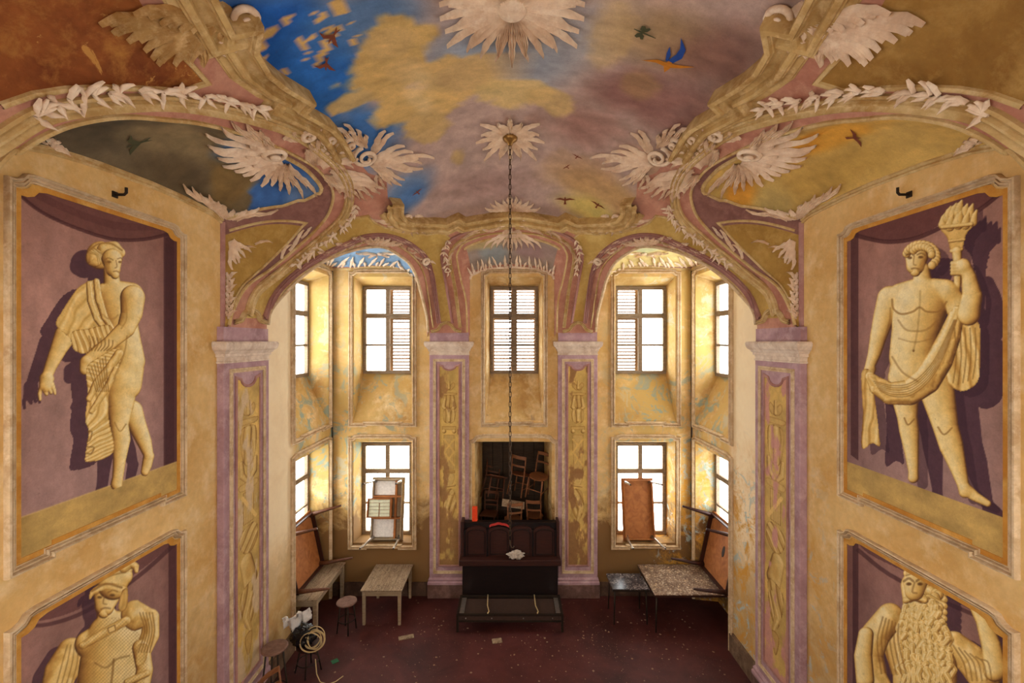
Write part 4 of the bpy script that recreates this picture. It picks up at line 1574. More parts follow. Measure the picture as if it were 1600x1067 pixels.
def woman(u, v, X, Z):
    C = ground(u, v, X, Z, -1, 6.98, 4.17)
    x, y = (u - 20) * 2.541, (v - 340) * 2.541
    P = Paint(x, y, C, (.62, -.42, .66))
    # drooping cloth of the painted niche
    P.flat([(-40, -170), (60, -60), (150, -2), (280, 50), (400, 84), (520, 84), (625, 62), (640, 30), (500, -40), (250, -130)], (106, 66, 62), .85)
    P.line([(-30, -150), (60, -60), (150, -2), (280, 52), (400, 86), (520, 86), (630, 62)], 6, (72, 40, 42), .75)
    P.line([(40, -120), (200, -40), (400, 30), (560, 36)], 12, (86, 50, 50), .35)
    P.flat([(598, 60), (650, 50), (650, 1000), (598, 1000)], (78, 46, 50), .75, False)
    P.flat([(604, 80), (640, 74), (640, 985), (604, 1000)], (64, 36, 42), .5, False)

    def body(Q, dry=False):
        # far leg
        Q.cap([(470, 770, 46), (490, 820, 38), (520, 890, 30), (538, 945, 20)])
        Q.cap([(538, 945, 22), (530, 985, 20), (522, 1010, 16)])
        Q.flush()
        # standing leg
        Q.cap([(430, 640, 72), (425, 740, 54), (420, 822, 38), (428, 880, 38), (422, 960, 26), (415, 1030, 22), (410, 1060, 24)])
        # trunk
        Q.cap([(455, 600, 64), (445, 660, 66)])
        Q.cap([(410, 330, 78), (430, 420, 64), (445, 490, 62), (462, 570, 62)])
        Q.cap([(360, 300, 40), (400, 300, 52), (468, 308, 50)])
        Q.cap([(384, 364, 34)])
        # neck, hair, head
        Q.cap([(388, 210, 30), (392, 265, 34)])
        Q.cap([(345, 150, 56)], folds=(9, .08))
        Q.cap([(362, 128, 30), (400, 122, 28), (425, 140, 20)], folds=(7, .10))
        Q.cap([(322, 160, 36)], folds=(9, .10))
        Q.cap([(392, 165, 42), (396, 205, 30), (404, 226, 18)])
        Q.flush()
        # pointing arm
        Q.cap([(205, 470, 44), (180, 520, 34), (148, 590, 25), (135, 625, 22)])
        Q.cap([(132, 640, 30), (128, 668, 26)])
        for a in ([(112, 665, 9), (104, 700, 8), (106, 722, 6)], [(128, 680, 9), (132, 700, 8), (122, 690, 6)], [(142, 675, 9), (150, 695, 7)], [(154, 660, 9), (164, 690, 7), (166, 700, 5)]):
            Q.cap(a)
        # sleeve and mantle
        Q.poly([(240, 300), (270, 268), (310, 250), (338, 252), (352, 300), (372, 380), (392, 450), (340, 500), (290, 540), (240, 522), (225, 480), (170, 425), (195, 370)], .66, .16, .10, .5)
        Q.cap([(330, 254, 13), (338, 320, 15), (362, 395, 14), (396, 448, 10)], folds=(6, .16))
        Q.cap([(300, 262, 11), (306, 330, 13), (330, 400, 12), (372, 460, 9)], folds=(6, .16))
        Q.poly([(232, 455), (300, 440), (380, 425), (392, 470), (330, 505), (285, 540), (240, 520)], .62, .30, .2, -.3)
        # crossing arm
        Q.cap([(474, 318, 50), (470, 380, 44), (448, 440, 36), (380, 500, 28), (320, 545, 24), (295, 565, 22)])
        Q.cap([(290, 575, 28), (282, 605, 20)])
        # hanging cloth
        Q.poly([(290, 600), (330, 560), (418, 515), (430, 560), (400, 640), (382, 700), (380, 800), (398, 930), (296, 970), (288, 930), (300, 850), (286, 800), (296, 700)], .68, .15, .16, -.12, 1.2)
        Q.cap([(420, 540, 18), (380, 600, 18), (330, 660, 16), (300, 720, 12)], folds=(4, .2))
        Q.cap([(410, 600, 14), (370, 680, 14), (310, 770, 10)], folds=(4, .2))
    S = Paint(x, y, np.zeros_like(C))
    body(S)
    S.flush()
    S2 = np.zeros(len(x))
    Sh = Paint(x + 62, y - 34, np.zeros_like(C))
    body(Sh)
    Sh.flush()
    w = Sh.sil * .78
    C[:] = C * (1 - w[:, None]) + np.array((66, 40, 54)) / 255 * w[:, None]
    # painted ledge
    lz = 4.175
    body(P)
    P.flush()
    # features
    P.line([(356, 384), (374, 400), (402, 400), (416, 386)], 3, (176, 130, 68), .45)
    P.line([(362, 168), (378, 160), (396, 168)], 2.4); P.line([(414, 164), (428, 160), (434, 168)], 2.2)
    P.spot(380, 176, 12, 7, (128, 88, 44), .8); P.spot(424, 176, 9, 6, (128, 88, 44), .8)
    P.line([(408, 170), (412, 194), (404, 200)], 2.2, (150, 106, 54)); P.line([(398, 214), (408, 212), (418, 215)], 2.4, (130, 84, 40))
    P.spot(372, 200, 14, 26, (190, 146, 76), .5)
    for k in range(6):
        P.line([(296 + k * 8, 120 + abs(k - 3) * 6), (330 + k * 6, 150), (338 + k * 9, 186)], 1.6, (150, 108, 48), .6)
    P.line([(300, 130), (340, 104), (390, 104), (432, 130)], 3, (160, 116, 54), .7)
    for k in range(7):
        P.line([(300 + k * 16, 470 + 3 * k), (308 + k * 14, 500 + 2 * k), (300 + k * 12, 528)], 2.4, (138, 98, 44), .7)
        P.line([(300 + k * 11, 600 - k * 8), (318 + k * 9, 650 - k * 4), (330 + k * 8, 690)], 2.6, (138, 98, 44), .6)
    P.line([(296, 850), (312, 850), (306, 880), (292, 890)], 3, (120, 82, 36)); P.line([(292, 910), (320, 912), (310, 936), (294, 936)], 3, (120, 82, 36))
    P.spot(425, 826, 24, 26, (238, 212, 148), .6); P.line([(402, 812), (424, 848), (448, 820)], 2.5, (160, 116, 56), .6)
    P.line([(452, 470), (440, 540), (400, 640)], 3, (160, 116, 56), .5)
    P.line([(446, 330), (450, 400), (430, 440)], 3, (176, 132, 66), .5)
    led = (Z < lz)
    w = np.where(led, 1.0, 0.0)[:, None]
    lc = np.array((196, 164, 98)) / 255 * (.8 + .35 * fbm(X * 4, Z * 6, 4))[:, None]
    footm = (P.sil > .5) & (Z > lz - .05)
    w[footm] = 0
    C[:] = C * (1 - w) + lc * w
    ed = np.clip(1 - np.abs(Z - lz) / .012, 0, 1)[:, None] * .6 * (~footm)[:, None]
    C[:] = C * (1 - ed) + np.array((222, 190, 126)) / 255 * ed
    return C


def torchman(u, v, X, Z):
    C = ground(u, v, X, Z, 1, 6.98, 4.17)
    x, y = (u - 1320) * 2.093, (v - 290) * 2.093
    P = Paint(x, y, C, (-.55, -.42, .68))
    P.flat([(20, 150), (60, 165), (130, 180), (230, 170), (330, 120), (430, 82), (560, -20), (560, -60), (300, 20), (20, 120)], (98, 58, 58), .85)
    P.line([(30, 160), (80, 174), (150, 184), (240, 170), (330, 130), (440, 80), (556, -14)], 6, (68, 36, 40), .75)
    P.flat([(20, 140), (46, 130), (46, 900), (20, 880)], (70, 40, 46), .7, False)

    def body(Q):
        # far arm holding the torch
        Q.poly([(318, 138), (416, 128), (398, 160), (382, 212), (350, 216), (336, 170)], .62)
        Q.cap([(366, 130, 8), (368, 132, 8)])
        for (a, b, r) in ((322, 112, 15), (338, 92, 16), (356, 82, 17), (374, 72, 17), (392, 84, 16), (410, 84, 15), (422, 104, 13), (344, 118, 16), (372, 108, 20), (396, 112, 16)):
            Q.cap([(a, b + 16, r), (a + 4, b - 6, r * .7), (a + 10, b - 22, 4)], .95)
        Q.cap([(322, 136, 7), (416, 126, 7)]); Q.cap([(344, 182, 5), (392, 176, 5)]); Q.cap([(350, 214, 6), (384, 208, 6)])
        Q.cap([(368, 215, 17), (370, 250, 14), (370, 320, 12), (369, 370, 7)])
        # legs
        Q.cap([(200, 630, 58), (200, 700, 44), (206, 756, 34), (212, 800, 33), (220, 870, 24), (226, 935, 17), (226, 955, 18)])
        Q.cap([(296, 640, 62), (318, 730, 50), (332, 790, 42), (350, 850, 40), (372, 920, 28), (388, 975, 20), (396, 1000, 22)])
        Q.cap([(398, 995, 22), (430, 1018, 16), (470, 1040, 11)])
        # trunk
        Q.cap([(222, 610, 76), (260, 620, 76)])
        Q.cap([(245, 400, 92), (232, 480, 78), (222, 560, 76)])
        Q.cap([(185, 365, 46), (250, 350, 50), (330, 352, 46)])
        Q.cap([(150, 372, 44), (130, 430, 36), (112, 490, 28), (98, 550, 22), (84, 590, 17)])
        Q.cap([(84, 600, 20), (80, 622, 16)])
        Q.cap([(340, 360, 42), (372, 400, 40), (408, 420, 36)])
        Q.cap([(254, 276, 26), (256, 322, 34)])
        Q.flush()
        Q.cap([(236, 235, 38), (232, 262, 30), (232, 280, 18)])
        for k in range(16):
            a = PI + .25 + k * (PI + .55) / 15
            Q.cap([(252 + 50 * math.cos(a), 232 + 40 * math.sin(a), 14)], edge=.4)
        for k in range(9):
            a = PI + .5 + k * (PI - .4) / 8
            Q.cap([(254 + 32 * math.cos(a), 224 + 24 * math.sin(a), 13)], edge=.4)
        # drapery
        Q.poly([(352, 440), (400, 455), (440, 450), (444, 560), (436, 640), (390, 672), (350, 655), (330, 600)], .64, .14, .16, -.1)
        Q.poly([(56, 612), (90, 610), (98, 680), (112, 800), (116, 852), (92, 842), (56, 856), (60, 740)], .64, .2, .15, .05)
        Q.cap([(84, 624, 16), (110, 656, 30), (150, 680, 36), (215, 676, 42), (270, 636, 46), (312, 570, 44), (346, 490, 36), (364, 430, 26), (370, 410, 18)], folds=(11, .15))
        # forearm in front of the drape, fist on the torch
        Q.cap([(406, 420, 38), (418, 360, 34), (408, 300, 25), (396, 270, 22)])
        Q.cap([(390, 262, 24)])
        for k in range(4):
            Q.cap([(384, 250 + k * 12, 9), (354, 254 + k * 11, 8)])
    Sh = Paint(x - 78, y - 58, np.zeros_like(C))
    body(Sh)
    Sh.flush()
    w = Sh.sil * .8
    C[:] = C * (1 - w[:, None]) + np.array((66, 40, 56)) / 255 * w[:, None]
    Sh = Paint(x - 30, y - 20, np.zeros_like(C))
    body(Sh)
    Sh.flush()
    w = Sh.sil * .5
    C[:] = C * (1 - w[:, None]) + np.array((58, 34, 48)) / 255 * w[:, None]
    body(P)
    P.flush()
    dk = (150, 106, 52)
    P.line([(156, 372), (160, 402), (186, 420), (224, 412), (246, 398), (270, 412), (312, 410), (334, 380)], 3, dk, .65)
    P.line([(248, 345), (246, 400), (238, 480), (226, 540)], 3, dk, .3)
    P.line([(176, 440), (200, 470), (236, 476), (270, 470), (306, 440)], 3, dk, .4)
    P.line([(178, 500), (230, 512), (290, 500)], 2.5, dk, .35)
    P.spot(226, 540, 5, 6, (128, 88, 42), .8)
    P.line([(156, 560), (190, 610), (240, 640)], 3, dk, .45)
    P.line([(150, 400), (148, 440), (132, 500)], 2.5, dk, .5)
    P.spot(214, 236, 10, 6, (110, 72, 36), .85); P.spot(250, 234, 11, 6, (110, 72, 36), .85)
    P.line([(202, 228), (214, 222), (226, 228)], 2.4, (110, 72, 36)); P.line([(238, 226), (252, 221), (264, 228)], 2.4, (110, 72, 36))
    P.line([(228, 230), (226, 256), (234, 260)], 2.2, dk); P.line([(220, 272), (232, 270), (244, 273)], 2.6, (120, 78, 38))
    P.spot(256, 262, 12, 22, (186, 140, 72), .6)
    P.line([(196, 760), (208, 782), (228, 764)], 2.6, dk, .7); P.line([(306, 790), (326, 814), (352, 792)], 2.6, dk, .7)
    P.spot(210, 748, 16, 18, (240, 214, 150), .55); P.spot(326, 772, 20, 20, (240, 214, 150), .55); P.spot(340, 848, 18, 30, (240, 214, 150), .5)
    for k in range(6):
        P.line([(96 + 4 * k, 640 + 6 * k), (160, 672 + 7 * k - 18), (220, 664 + 8 * k - 20), (280, 610 + 9 * k - 20), (326, 530 + 9 * k - 20), (358 + k * 2, 440)], 1.8, (140, 98, 46), .55)
    for k in range(5):
        P.line([(360 + 17 * k, 466), (366 + 16 * k, 560), (356 + 16 * k, 650 - abs(k - 1) * 6)], 2.2, (136, 96, 44), .6)
    led = Z < 4.175 + 0 * X
    footm = (P.sil > .5) & (Z > 4.175 - .10)
    w = np.where(led & ~footm, 1.0, 0.0)[:, None]
    lc = np.array((196, 164, 98)) / 255 * (.8 + .35 * fbm(X * 4, Z * 6, 4))[:, None]
    C[:] = C * (1 - w) + lc * w
    return C


def soldier(u, v, X, Z):
    C = ground(u, v, X, Z, -1, 3.4, 0, (154, 122, 116))
    x, y = u * 1.8185, (v - 480) * 1.8185
    P = Paint(x, y, C, (.5, -.5, .7))
    P.flat([(40, 880), (120, 890), (240, 850), (380, 760), (490, 670), (495, 640), (300, 720), (60, 850)], (100, 62, 62), .7)
    P.line([(50, 905), (140, 900), (250, 860), (390, 766), (492, 676)], 5, (66, 36, 42), .6)
    P.flat([(478, 640), (500, 630), (500, 1100), (478, 1100)], (72, 42, 48), .7, False)

    def body(Q):
        Q.cap([(205, 985, 46), (170, 1040, 46), (150, 1110, 40)], folds=(6, .12))
        Q.cap([(330, 950, 88), (316, 1020, 92), (306, 1120, 96)])
        Q.cap([(298, 862, 26), (312, 905, 44)])
        Q.cap([(250, 960, 40), (330, 920, 50), (390, 900, 40)])
        Q.cap([(386, 876, 44), (428, 880, 24), (426, 930, 26), (400, 990, 22)], folds=(7, .15))
        Q.cap([(400, 970, 26), (410, 1030, 24), (400, 1080, 24)])
        Q.flush()
        Q.cap([(300, 826, 37), (295, 850, 28), (292, 868, 16)])
        Q.flush()
        Q.cap([(318, 788, 44), (344, 762, 32), (356, 744, 20)])
        Q.flush()
        Q.cap([(350, 742, 13), (368, 728, 14), (384, 736, 10), (386, 750, 6)], folds=(5, .12))
        Q.poly([(254, 830), (258, 804), (298, 784), (346, 788), (362, 800), (350, 812), (306, 802), (272, 812)], .72, .1, .06)
        Q.poly([(346, 806), (362, 802), (360, 850), (344, 866), (336, 850)], .6, .2, .08)
        Q.cap([(232, 962, 10), (300, 922, 13), (358, 890, 12)], folds=(5, .12))
        Q.cap([(416, 1040, 10), (360, 1066, 10)])
        Q.poly([(392, 960), (420, 962), (410, 1010), (386, 1014)], .7)
    Sh = Paint(x + 34, y - 24, np.zeros_like(C))
    body(Sh)
    Sh.flush()
    w = Sh.sil * .7
    C[:] = C * (1 - w[:, None]) + np.array((62, 38, 52)) / 255 * w[:, None]
    body(P)
    P.flush()
    # scale armour
    m = ((x - 322) / 96) ** 2 + ((y - 1010) / 130) ** 2 < 1
    sc = .5 + .5 * np.sin(x * .62 + .3 * np.sin(y * .1)) * np.sin(y * .62)
    w = (m * np.clip(sc - .35, 0, 1) * .75 * (P.sil > .5))[:, None]
    C[:] = C * (1 - w) + np.array((150, 110, 56)) / 255 * w
    P.line([(322, 1000), (316, 1060), (306, 1100)], 3, (128, 90, 44), .6); P.line([(268, 1010), (300, 1024), (330, 1000), (366, 990)], 2.5, (128, 90, 44), .5)
    P.poly([(300, 908), (326, 896), (332, 920), (306, 932)], .75, soft=1); P.line([(305, 912), (324, 903), (328, 918), (309, 926), (305, 912)], 1.4, (110, 74, 36), .8, False)
    P.spot(282, 824, 9, 5, (100, 66, 34), .85); P.spot(318, 818, 10, 5, (100, 66, 34), .85)
    P.line([(272, 816), (284, 810), (294, 816)], 2.2); P.line([(306, 810), (320, 804), (332, 808)], 2.2)
    P.line([(296, 818), (292, 840), (302, 844)], 2, (140, 98, 50)); P.line([(286, 858), (298, 854), (312, 856)], 2.4, (116, 76, 38))
    P.line([(260, 806), (300, 786), (344, 796)], 3, (140, 98, 48), .7); P.line([(268, 790), (310, 764), (356, 752)], 2.4, (150, 108, 52), .6)
    for k in range(5):
        P.line([(396 + 9 * k, 868), (410 + 7 * k, 920), (392 + 8 * k, 980)], 2, (140, 100, 48), .6)
        P.line([(190 + 10 * k, 960), (176 + 14 * k, 1010), (160 + 14 * k, 1070)], 2, (140, 100, 48), .5)
    return C


def bearded(u, v, X, Z):
    C = ground(u, v, X, Z, 1, 3.4, 0, (146, 114, 110))
    x, y = (u - 1160) * 1.818, (v - 480) * 1.818
    P = Paint(x, y, C, (-.5, -.45, .72))
    P.flat([(320, 650), (360, 700), (480, 760), (600, 830), (720, 900), (780, 930), (780, 880), (560, 740), (330, 640)], (92, 56, 58), .7)
    P.line([(330, 690), (420, 760), (560, 830), (700, 890), (780, 920)], 5, (62, 34, 40), .6)
    P.flat([(314, 640), (330, 650), (330, 1100), (314, 1100)], (66, 38, 44), .7, False)

    def body(Q):
        Q.cap([(690, 1050, 46), (650, 1000, 44), (600, 960, 40)], folds=(7, .14))
        Q.cap([(720, 1030, 34), (708, 960, 28), (686, 890, 22), (664, 850, 18)])
        Q.cap([(652, 832, 20)])
        for k in range(4):
            Q.cap([(640 + 3 * k, 812 + 9 * k, 7), (664, 806 + 10 * k, 7)])
        Q.cap([(650, 806, 6), (640, 800, 6), (690, 880, 5)])
        Q.cap([(480, 940, 84), (520, 1030, 92), (520, 1110, 90)], folds=(6, .08))
        Q.cap([(420, 880, 40), (380, 930, 42), (360, 990, 40), (372, 1050, 38), (400, 1100, 36)], folds=(6, .12))
        Q.cap([(352, 930, 22), (344, 990, 26), (350, 1060, 26)])
        Q.cap([(504, 796, 54), (500, 834, 44)])
        rs = np.random.RandomState(3)
        for k in range(22):        # hair
            a = -.2 + k / 21 * 1.0
            px_, py_ = 500 + 70 * math.sin(a * 2.2), 756 + k * 5.5
            Q.cap([(500 + 40 + 18 * math.sin(k), 770 + k * 6, 15), (556 + 20 * math.sin(k * 2.1), 790 + k * 6, 12)], folds=(5, .15), edge=.35)
        for k in range(10):
            Q.cap([(470 + 8 * k, 756 - 12 * math.sin(k / 9 * PI), 12)], edge=.35)
        for k in range(99):        # beard
            t = (k // 9) / 10
            s = (k % 9) / 8 - .5
            bx, by = 506 + s * (70 + 70 * math.sin(min(1, t * 1.2) * PI * .62)) + 18 * t, 836 + t * 190 + rs.uniform(-8, 8)
            k1, k2 = rs.uniform(-16, 16), rs.uniform(-12, 16)
            Q.cap([(bx, by, 10), (bx + k1, by + 18, 9), (bx + k1 * .3, by + 36, 8), (bx + k2, by + 56, 4)], folds=(8, .2), edge=.3)
        Q.cap([(466, 832, 10), (490, 824, 10), (520, 832, 10)], folds=(5, .15))
    Sh = Paint(x - 40, y - 24, np.zeros_like(C))
    body(Sh)
    Sh.flush()
    w = Sh.sil * .7
    C[:] = C * (1 - w[:, None]) + np.array((58, 34, 48)) / 255 * w[:, None]
    body(P)
    P.flush()
    P.cap([(492, 782, 36), (490, 806, 28)], edge=.15)
    P.spot(474, 786, 10, 6, (100, 64, 32), .9); P.spot(506, 786, 10, 6, (100, 64, 32), .9)
    P.line([(460, 778), (474, 770), (486, 778)], 3, (110, 72, 36)); P.line([(496, 778), (508, 770), (522, 778)], 3, (110, 72, 36))
    P.line([(490, 782), (484, 808), (496, 812)], 2.6, (136, 94, 46)); P.line([(478, 836), (492, 832), (508, 838)], 3, (104, 66, 32))
    P.line([(466, 762), (490, 756), (516, 762)], 2, (150, 106, 52), .6)
    for k in range(6):
        P.line([(400 + 9 * k, 880 + 4 * k), (384 + 12 * k, 950), (396 + 14 * k, 1040)], 2.2, (138, 96, 46), .55)
        P.line([(600 + 16 * k, 960 + 8 * k), (630 + 14 * k, 1010), (640 + 14 * k, 1060)], 2.2, (138, 96, 46), .55)
    return C


fresco('fresco', 'tall painted panel of a standing woman in grisaille pointing down', -1, 3.73, 6.98, woman)
fresco('fresco', 'tall painted panel of a nude man raising a flaming torch', 1, 3.73, 6.98, torchman)
fresco('fresco', 'lower painted panel of a helmeted soldier in scale armour', -1, .6, 3.40, soldier)
fresco('fresco', 'lower painted panel of an old man with a long curly beard', 1, .6, 3.40, bearded)
for sg, M4, lb in ((1, ML, 'iron hook on the left wall above the woman fresco'), (-1, MR, 'iron hook on the right wall above the torch bearer fresco')):
    t = thing('wall_hook', lb, 'hook')
    t.matrix_world = M4 @ Matrix.Translation((sg * 4.42, 0, 7.07))
    MB().tube([(0, 0, 0), (0, -.10, 0), (0, -.12, .02), (0, -.12, .07)], .014, 6).build('hook', M['iron'], t)
    MB().box(-.03, .03, -.012, 0, -.03, .03).build('wall_plate', M['iron'], t)

# ================================================================== STUCCO ORNAMENT
LEAF_T = [0, .08, .18, .28, .38, .48, .58, .68, .78, .88, .95, 1.0]


def leaf_mesh(P, N, wid, thick=.035, lift=.05, lobes=3, groove=True):
    """an acanthus leaf: spine P with surface normals N, ribbed, lobed, its tip curling off the surface"""
    n = len(P)
    vs, fs = [], []
    across = [-1.0, -.64, -.32, 0, .32, .64, 1.0] if groove else [-1.0, -.5, 0, .5, 1.0]
    hs = [-.3, .8, .0, 1.0, .0, .8, -.3] if groove else [-.25, .7, 1.0, .7, -.25]
    m = len(across)
    for i in range(n):
        t = i / (n - 1)
        tan = (P[min(i + 1, n - 1)] - P[max(i - 1, 0)])
        tan = tan.normalized() if tan.length > 1e-6 else Vector((1, 0, 0))
        nn = N[i].normalized()
        sd = tan.cross(nn)
        sd = sd.normalized() if sd.length > 1e-6 else Vector((0, 1, 0))
        prof = (math.sin(PI * min(1, .12 + .88 * t ** 1.25)) ** .7) if t < 1 else .12
        saw = (t * lobes) % 1.0
        w = .70 * wid * max(.10, prof) * (1.15 - .55 * saw)
        lf = lift * t * t
        for a, h in zip(across, hs):
            q = P[i] + sd * (a * w) + nn * (.62 * thick * h * (1 - .35 * t) + .7 * lf + .006)
            vs.append(q)
    for i in range(n - 1):
        for k in range(m - 1):
            fs.append((i * m + k, i * m + k + 1, (i + 1) * m + k + 1, (i + 1) * m + k))
    # underside, so the lifted tip has a body
    b0 = len(vs)
    for i in range(n):
        vs.append(vs[i * m] - N[i] * .012)
        vs.append(vs[i * m + m - 1] - N[i] * .012)
    for i in range(n - 1):
        fs.append((b0 + 2 * i, b0 + 2 * i + 1, b0 + 2 * i + 3, b0 + 2 * i + 2)[::-1])
        fs.append((i * m, (i + 1) * m, b0 + 2 * i + 2, b0 + 2 * i))
        fs.append((i * m + m - 1, b0 + 2 * i + 1, b0 + 2 * i + 3, (i + 1) * m + m - 1))
    return vs, fs


def spine2(b, t, bend=0.0, hook=0.0, n=12):
    b, t = np.array(b, float), np.array(t, float)
    d = t - b
    L = np.linalg.norm(d)
    pp = np.array([-d[1], d[0]])
    c = (b + t) / 2 + pp * bend
    out = []
    for i in range(n):
        s = i / (n - 1)
        q = (1 - s) ** 2 * b + 2 * s * (1 - s) * c + s * s * t
        q = q + pp * hook * max(0, s - .65) ** 2 * 3
        out.append(q)
    return out


def drape(px):
    """fastens a line to the ceiling, eased so that it does not snap across an arris"""
    P, N = [], []
    for u, v in px:
        p, n = on_ceiling(u, v)
        P.append(p)
        N.append(n)
    # smooth out jumps in depth along the line of sight
    dist = [(p - Vector((0, 0, CAMZ))).length for p in P]
    for _ in range(3):
        d2 = dist[:]
        for i in range(1, len(P) - 1):
            m = (dist[i - 1] + dist[i + 1]) / 2
            d2[i] = min(dist[i], .5 * dist[i] + .5 * m) if abs(dist[i] - m) > .01 else dist[i]
        dist = d2
    P = [Vector((0, 0, CAMZ)) + (p - Vector((0, 0, CAMZ))).normalized() * (dd - .012) for p, dd in zip(P, dist)]
    for _ in range(3):
        N = [(N[max(i - 1, 0)] + N[i] * 2 + N[min(i + 1, len(N) - 1)]).normalized() for i in range(len(N))]
    return P, N


def add_leaf(parent, P, N, wid, mirror=False, name='acanthus_leaf', mat=None, **kw):
    if mirror:
        P = [mir(p) for p in P]
        N = [mir(n) for n in N]
    vs, fs = leaf_mesh(P, N, wid, **kw)
    if mirror:
        fs = [f[::-1] for f in fs]
    org = parent.matrix_world.translation if False else Vector(parent.location)
    o = mesh_obj(name, [v - org for v in vs], fs, mat or M['stucco'], parent, True)
    o.data.set_sharp_from_angle(angle=math.radians(38))
    return o


def scroll(parent, c, r, turns=1.6, a0=0.0, dirn=1, mirror=False, rad=.035):
    """a volute: a rolled stucco band"""
    p, n = on_ceiling(*c)
    ex = n.orthogonal().normalized()
    ey = n.cross(ex)
    # keep the volute's start facing the asked way by measuring in the picture of the surface
    up = Vector((0, 0, 1)) - n * n.z
    if up.length > .05:
        ey = up.normalized()
        ex = ey.cross(n)
    pts = []
    for i in range(28):
        t = i / 27
        a = a0 + dirn * turns * 2 * PI * t
        rr = r * (1 - .86 * t)
        pts.append(p + (ex * math.cos(a) + ey * math.sin(a)) * rr + n * (.03 + .07 * t))
    if mirror:
        pts = [mir(q) for q in pts]
    org = Vector(parent.location)
    MB().tube([q - org for q in pts], [rad * (1 - .35 * i / 27) for i in range(28)], 7).build('volute', M['stucco'], parent, True)


def ornament(name, label, at, leaves, mirror, scrolls=(), cat='stucco ornament', thick=.04, group=None, mat=None):
    """leaves: (base px, tip px, width m, bend, hook, lift)"""
    p, n = on_ceiling(*at)
    root = thing(name, label, cat, mir(p) if mirror else p, group)
    for (b, t, w, bend, hook, lift) in leaves:
        P, N = drape(spine2(b, t, bend, hook))
        L = sum((P[i + 1] - P[i]).length for i in range(len(P) - 1))
        if L > 3.0:
            continue
        add_leaf(root, P, N, w, mirror, mat=mat, thick=thick, lift=lift, lobes=4 if L > .5 else 3)
    for s in scrolls:
        scroll(root, s[0], s[1], s[2], s[3], s[4], mirror)
    return root


def fan(base, tips, w, bend=.12, hook=.25, lift=.05, b_spread=.18, flip=None):
    bend, hook = bend * 1.25, hook * 1.7
    """a shell of leaves rising from one root"""
    out = []
    n = len(tips)
    for i, t in enumerate(tips):
        f = (i / (n - 1) - .5) * 2 if n > 1 else 0
        sg = (1 if f < 0 else -1) if flip is None else flip
        b = (base[0] + (t[0] - base[0]) * b_spread, base[1] + (t[1] - base[1]) * b_spread)
        out.append((b, t, w * (1 if i % 2 == 0 else .86), sg * bend, sg * hook, lift))
    return out


corner = []
# great wing spreading over the lunette
wing = [(499, 297), (478, 303), (455, 298), (440, 294), (426, 288), (410, 291), (392, 284), (380, 277), (366, 272), (347, 266), (338, 254), (330, 243), (321, 236), (316, 218), (338, 206), (352, 196), (376, 196), (398, 204)]
corner += fan((440, 248), wing, .07, .10, .22, .06, .16, 1)
corner += fan((446, 252), [(480, 284), (458, 284), (436, 278), (412, 270), (392, 258), (380, 244), (384, 226), (402, 216)], .05, .12, .2, .10, .12, 1)
# fan reaching on to the painted sky
fan_r = [(593, 196), (606, 198), (626, 216), (640, 224), (674, 229), (656, 240), (652, 253), (657, 270), (640, 272), (626, 284), (620, 292), (604, 286)]
corner += fan((574, 252), fan_r, .07, .13, .25, .08, .14, None)
# leaves above the volute
corner += fan((572, 236), [(530, 187), (545, 183), (550, 196), (562, 195), (574, 206)], .06, .2, .4, .08, .2, -1)
# middle shell and the tangle of leaves under it
corner += fan((492, 264), [(478, 226), (486, 216), (500, 212), (518, 214), (534, 218), (548, 228), (556, 240), (560, 252)], .07, .16, .3, .10, .16, -1)
corner += fan((520, 248), [(506, 232), (516, 226), (530, 228), (542, 238), (548, 250), (540, 262), (526, 264)], .05, .2, .3, .13, .15, 1)
corner += fan((506, 268), [(520, 290), (534, 296), (550, 302), (566, 300), (584, 294), (594, 286), (590, 274), (576, 264), (560, 262)], .065, .14, .3, .08, .16, 1)
corner += fan((548, 278), [(530, 300), (540, 308), (552, 312), (564, 312), (576, 308), (588, 304), (598, 298)], .05, .15, .3, .08, .15, None)
corner += fan((590, 270), [(600, 264), (612, 270), (612, 282), (602, 290), (588, 290)], .045, .2, .3, .10, .15, 1)
corner += fan((470, 222), [(440, 206), (456, 200), (478, 200), (492, 206), (502, 200), (520, 204)], .055, .2, .35, .09, .2, -1)
csc = [((430, 236), .17, 1.7, 0.2, -1), ((570, 242), .20, 1.8, 2.6, 1), ((512, 212), .15, 1.6, 1.0, 1), ((480, 206), .12, 1.5, 1.0, -1), ((544, 222), .10, 1.5, 2.0, 1)]
ornament('stucco_cartouche', 'large white stucco cartouche in the vault corner beside the blue sky', (500, 260), corner, False, csc, thick=.05)
ornament('stucco_cartouche', 'large white stucco cartouche in the vault corner beside the yellow lunette', (500, 260), corner, True, csc, thick=.05)

# leaf sprays where the side lunettes come down on the corners of the fresco walls
spray = fan((358, 346), [(276, 298), (290, 300), (304, 308), (318, 308), (334, 316), (350, 316), (366, 326), (386, 330), (406, 330), (434, 338)], .06, .16, .3, .05, .14, None)
spray += fan((360, 372), [(392, 388), (384, 398), (376, 408), (368, 404), (360, 412), (352, 420)], .05, .16, .3, .05, .12, None)
spray += [((360, 384), (398, 382), .03, .15, .3, .02), ((398, 382), (424, 376), .03, -.15, .3, .02), ((452, 392), (470, 356), .045, .15, .3, .03), ((440, 404), (452, 380), .04, -.2, .3, .03), ((470, 372), (484, 352), .03, .2, .3, .03)]
for k in range(7):
    y0 = 424 + k * 10
    spray += [((357, y0 + 14), (366 - (k % 2) * 4, y0), .04, .2 if k % 2 else -.2, .3, .04), ((357, y0 + 14), (351, y0 + 2), .03, .2, .3, .03)]
ornament('stucco_spray', 'white leaf spray hanging at the corner beyond the woman fresco', (356, 360), spray, False, thick=.03)
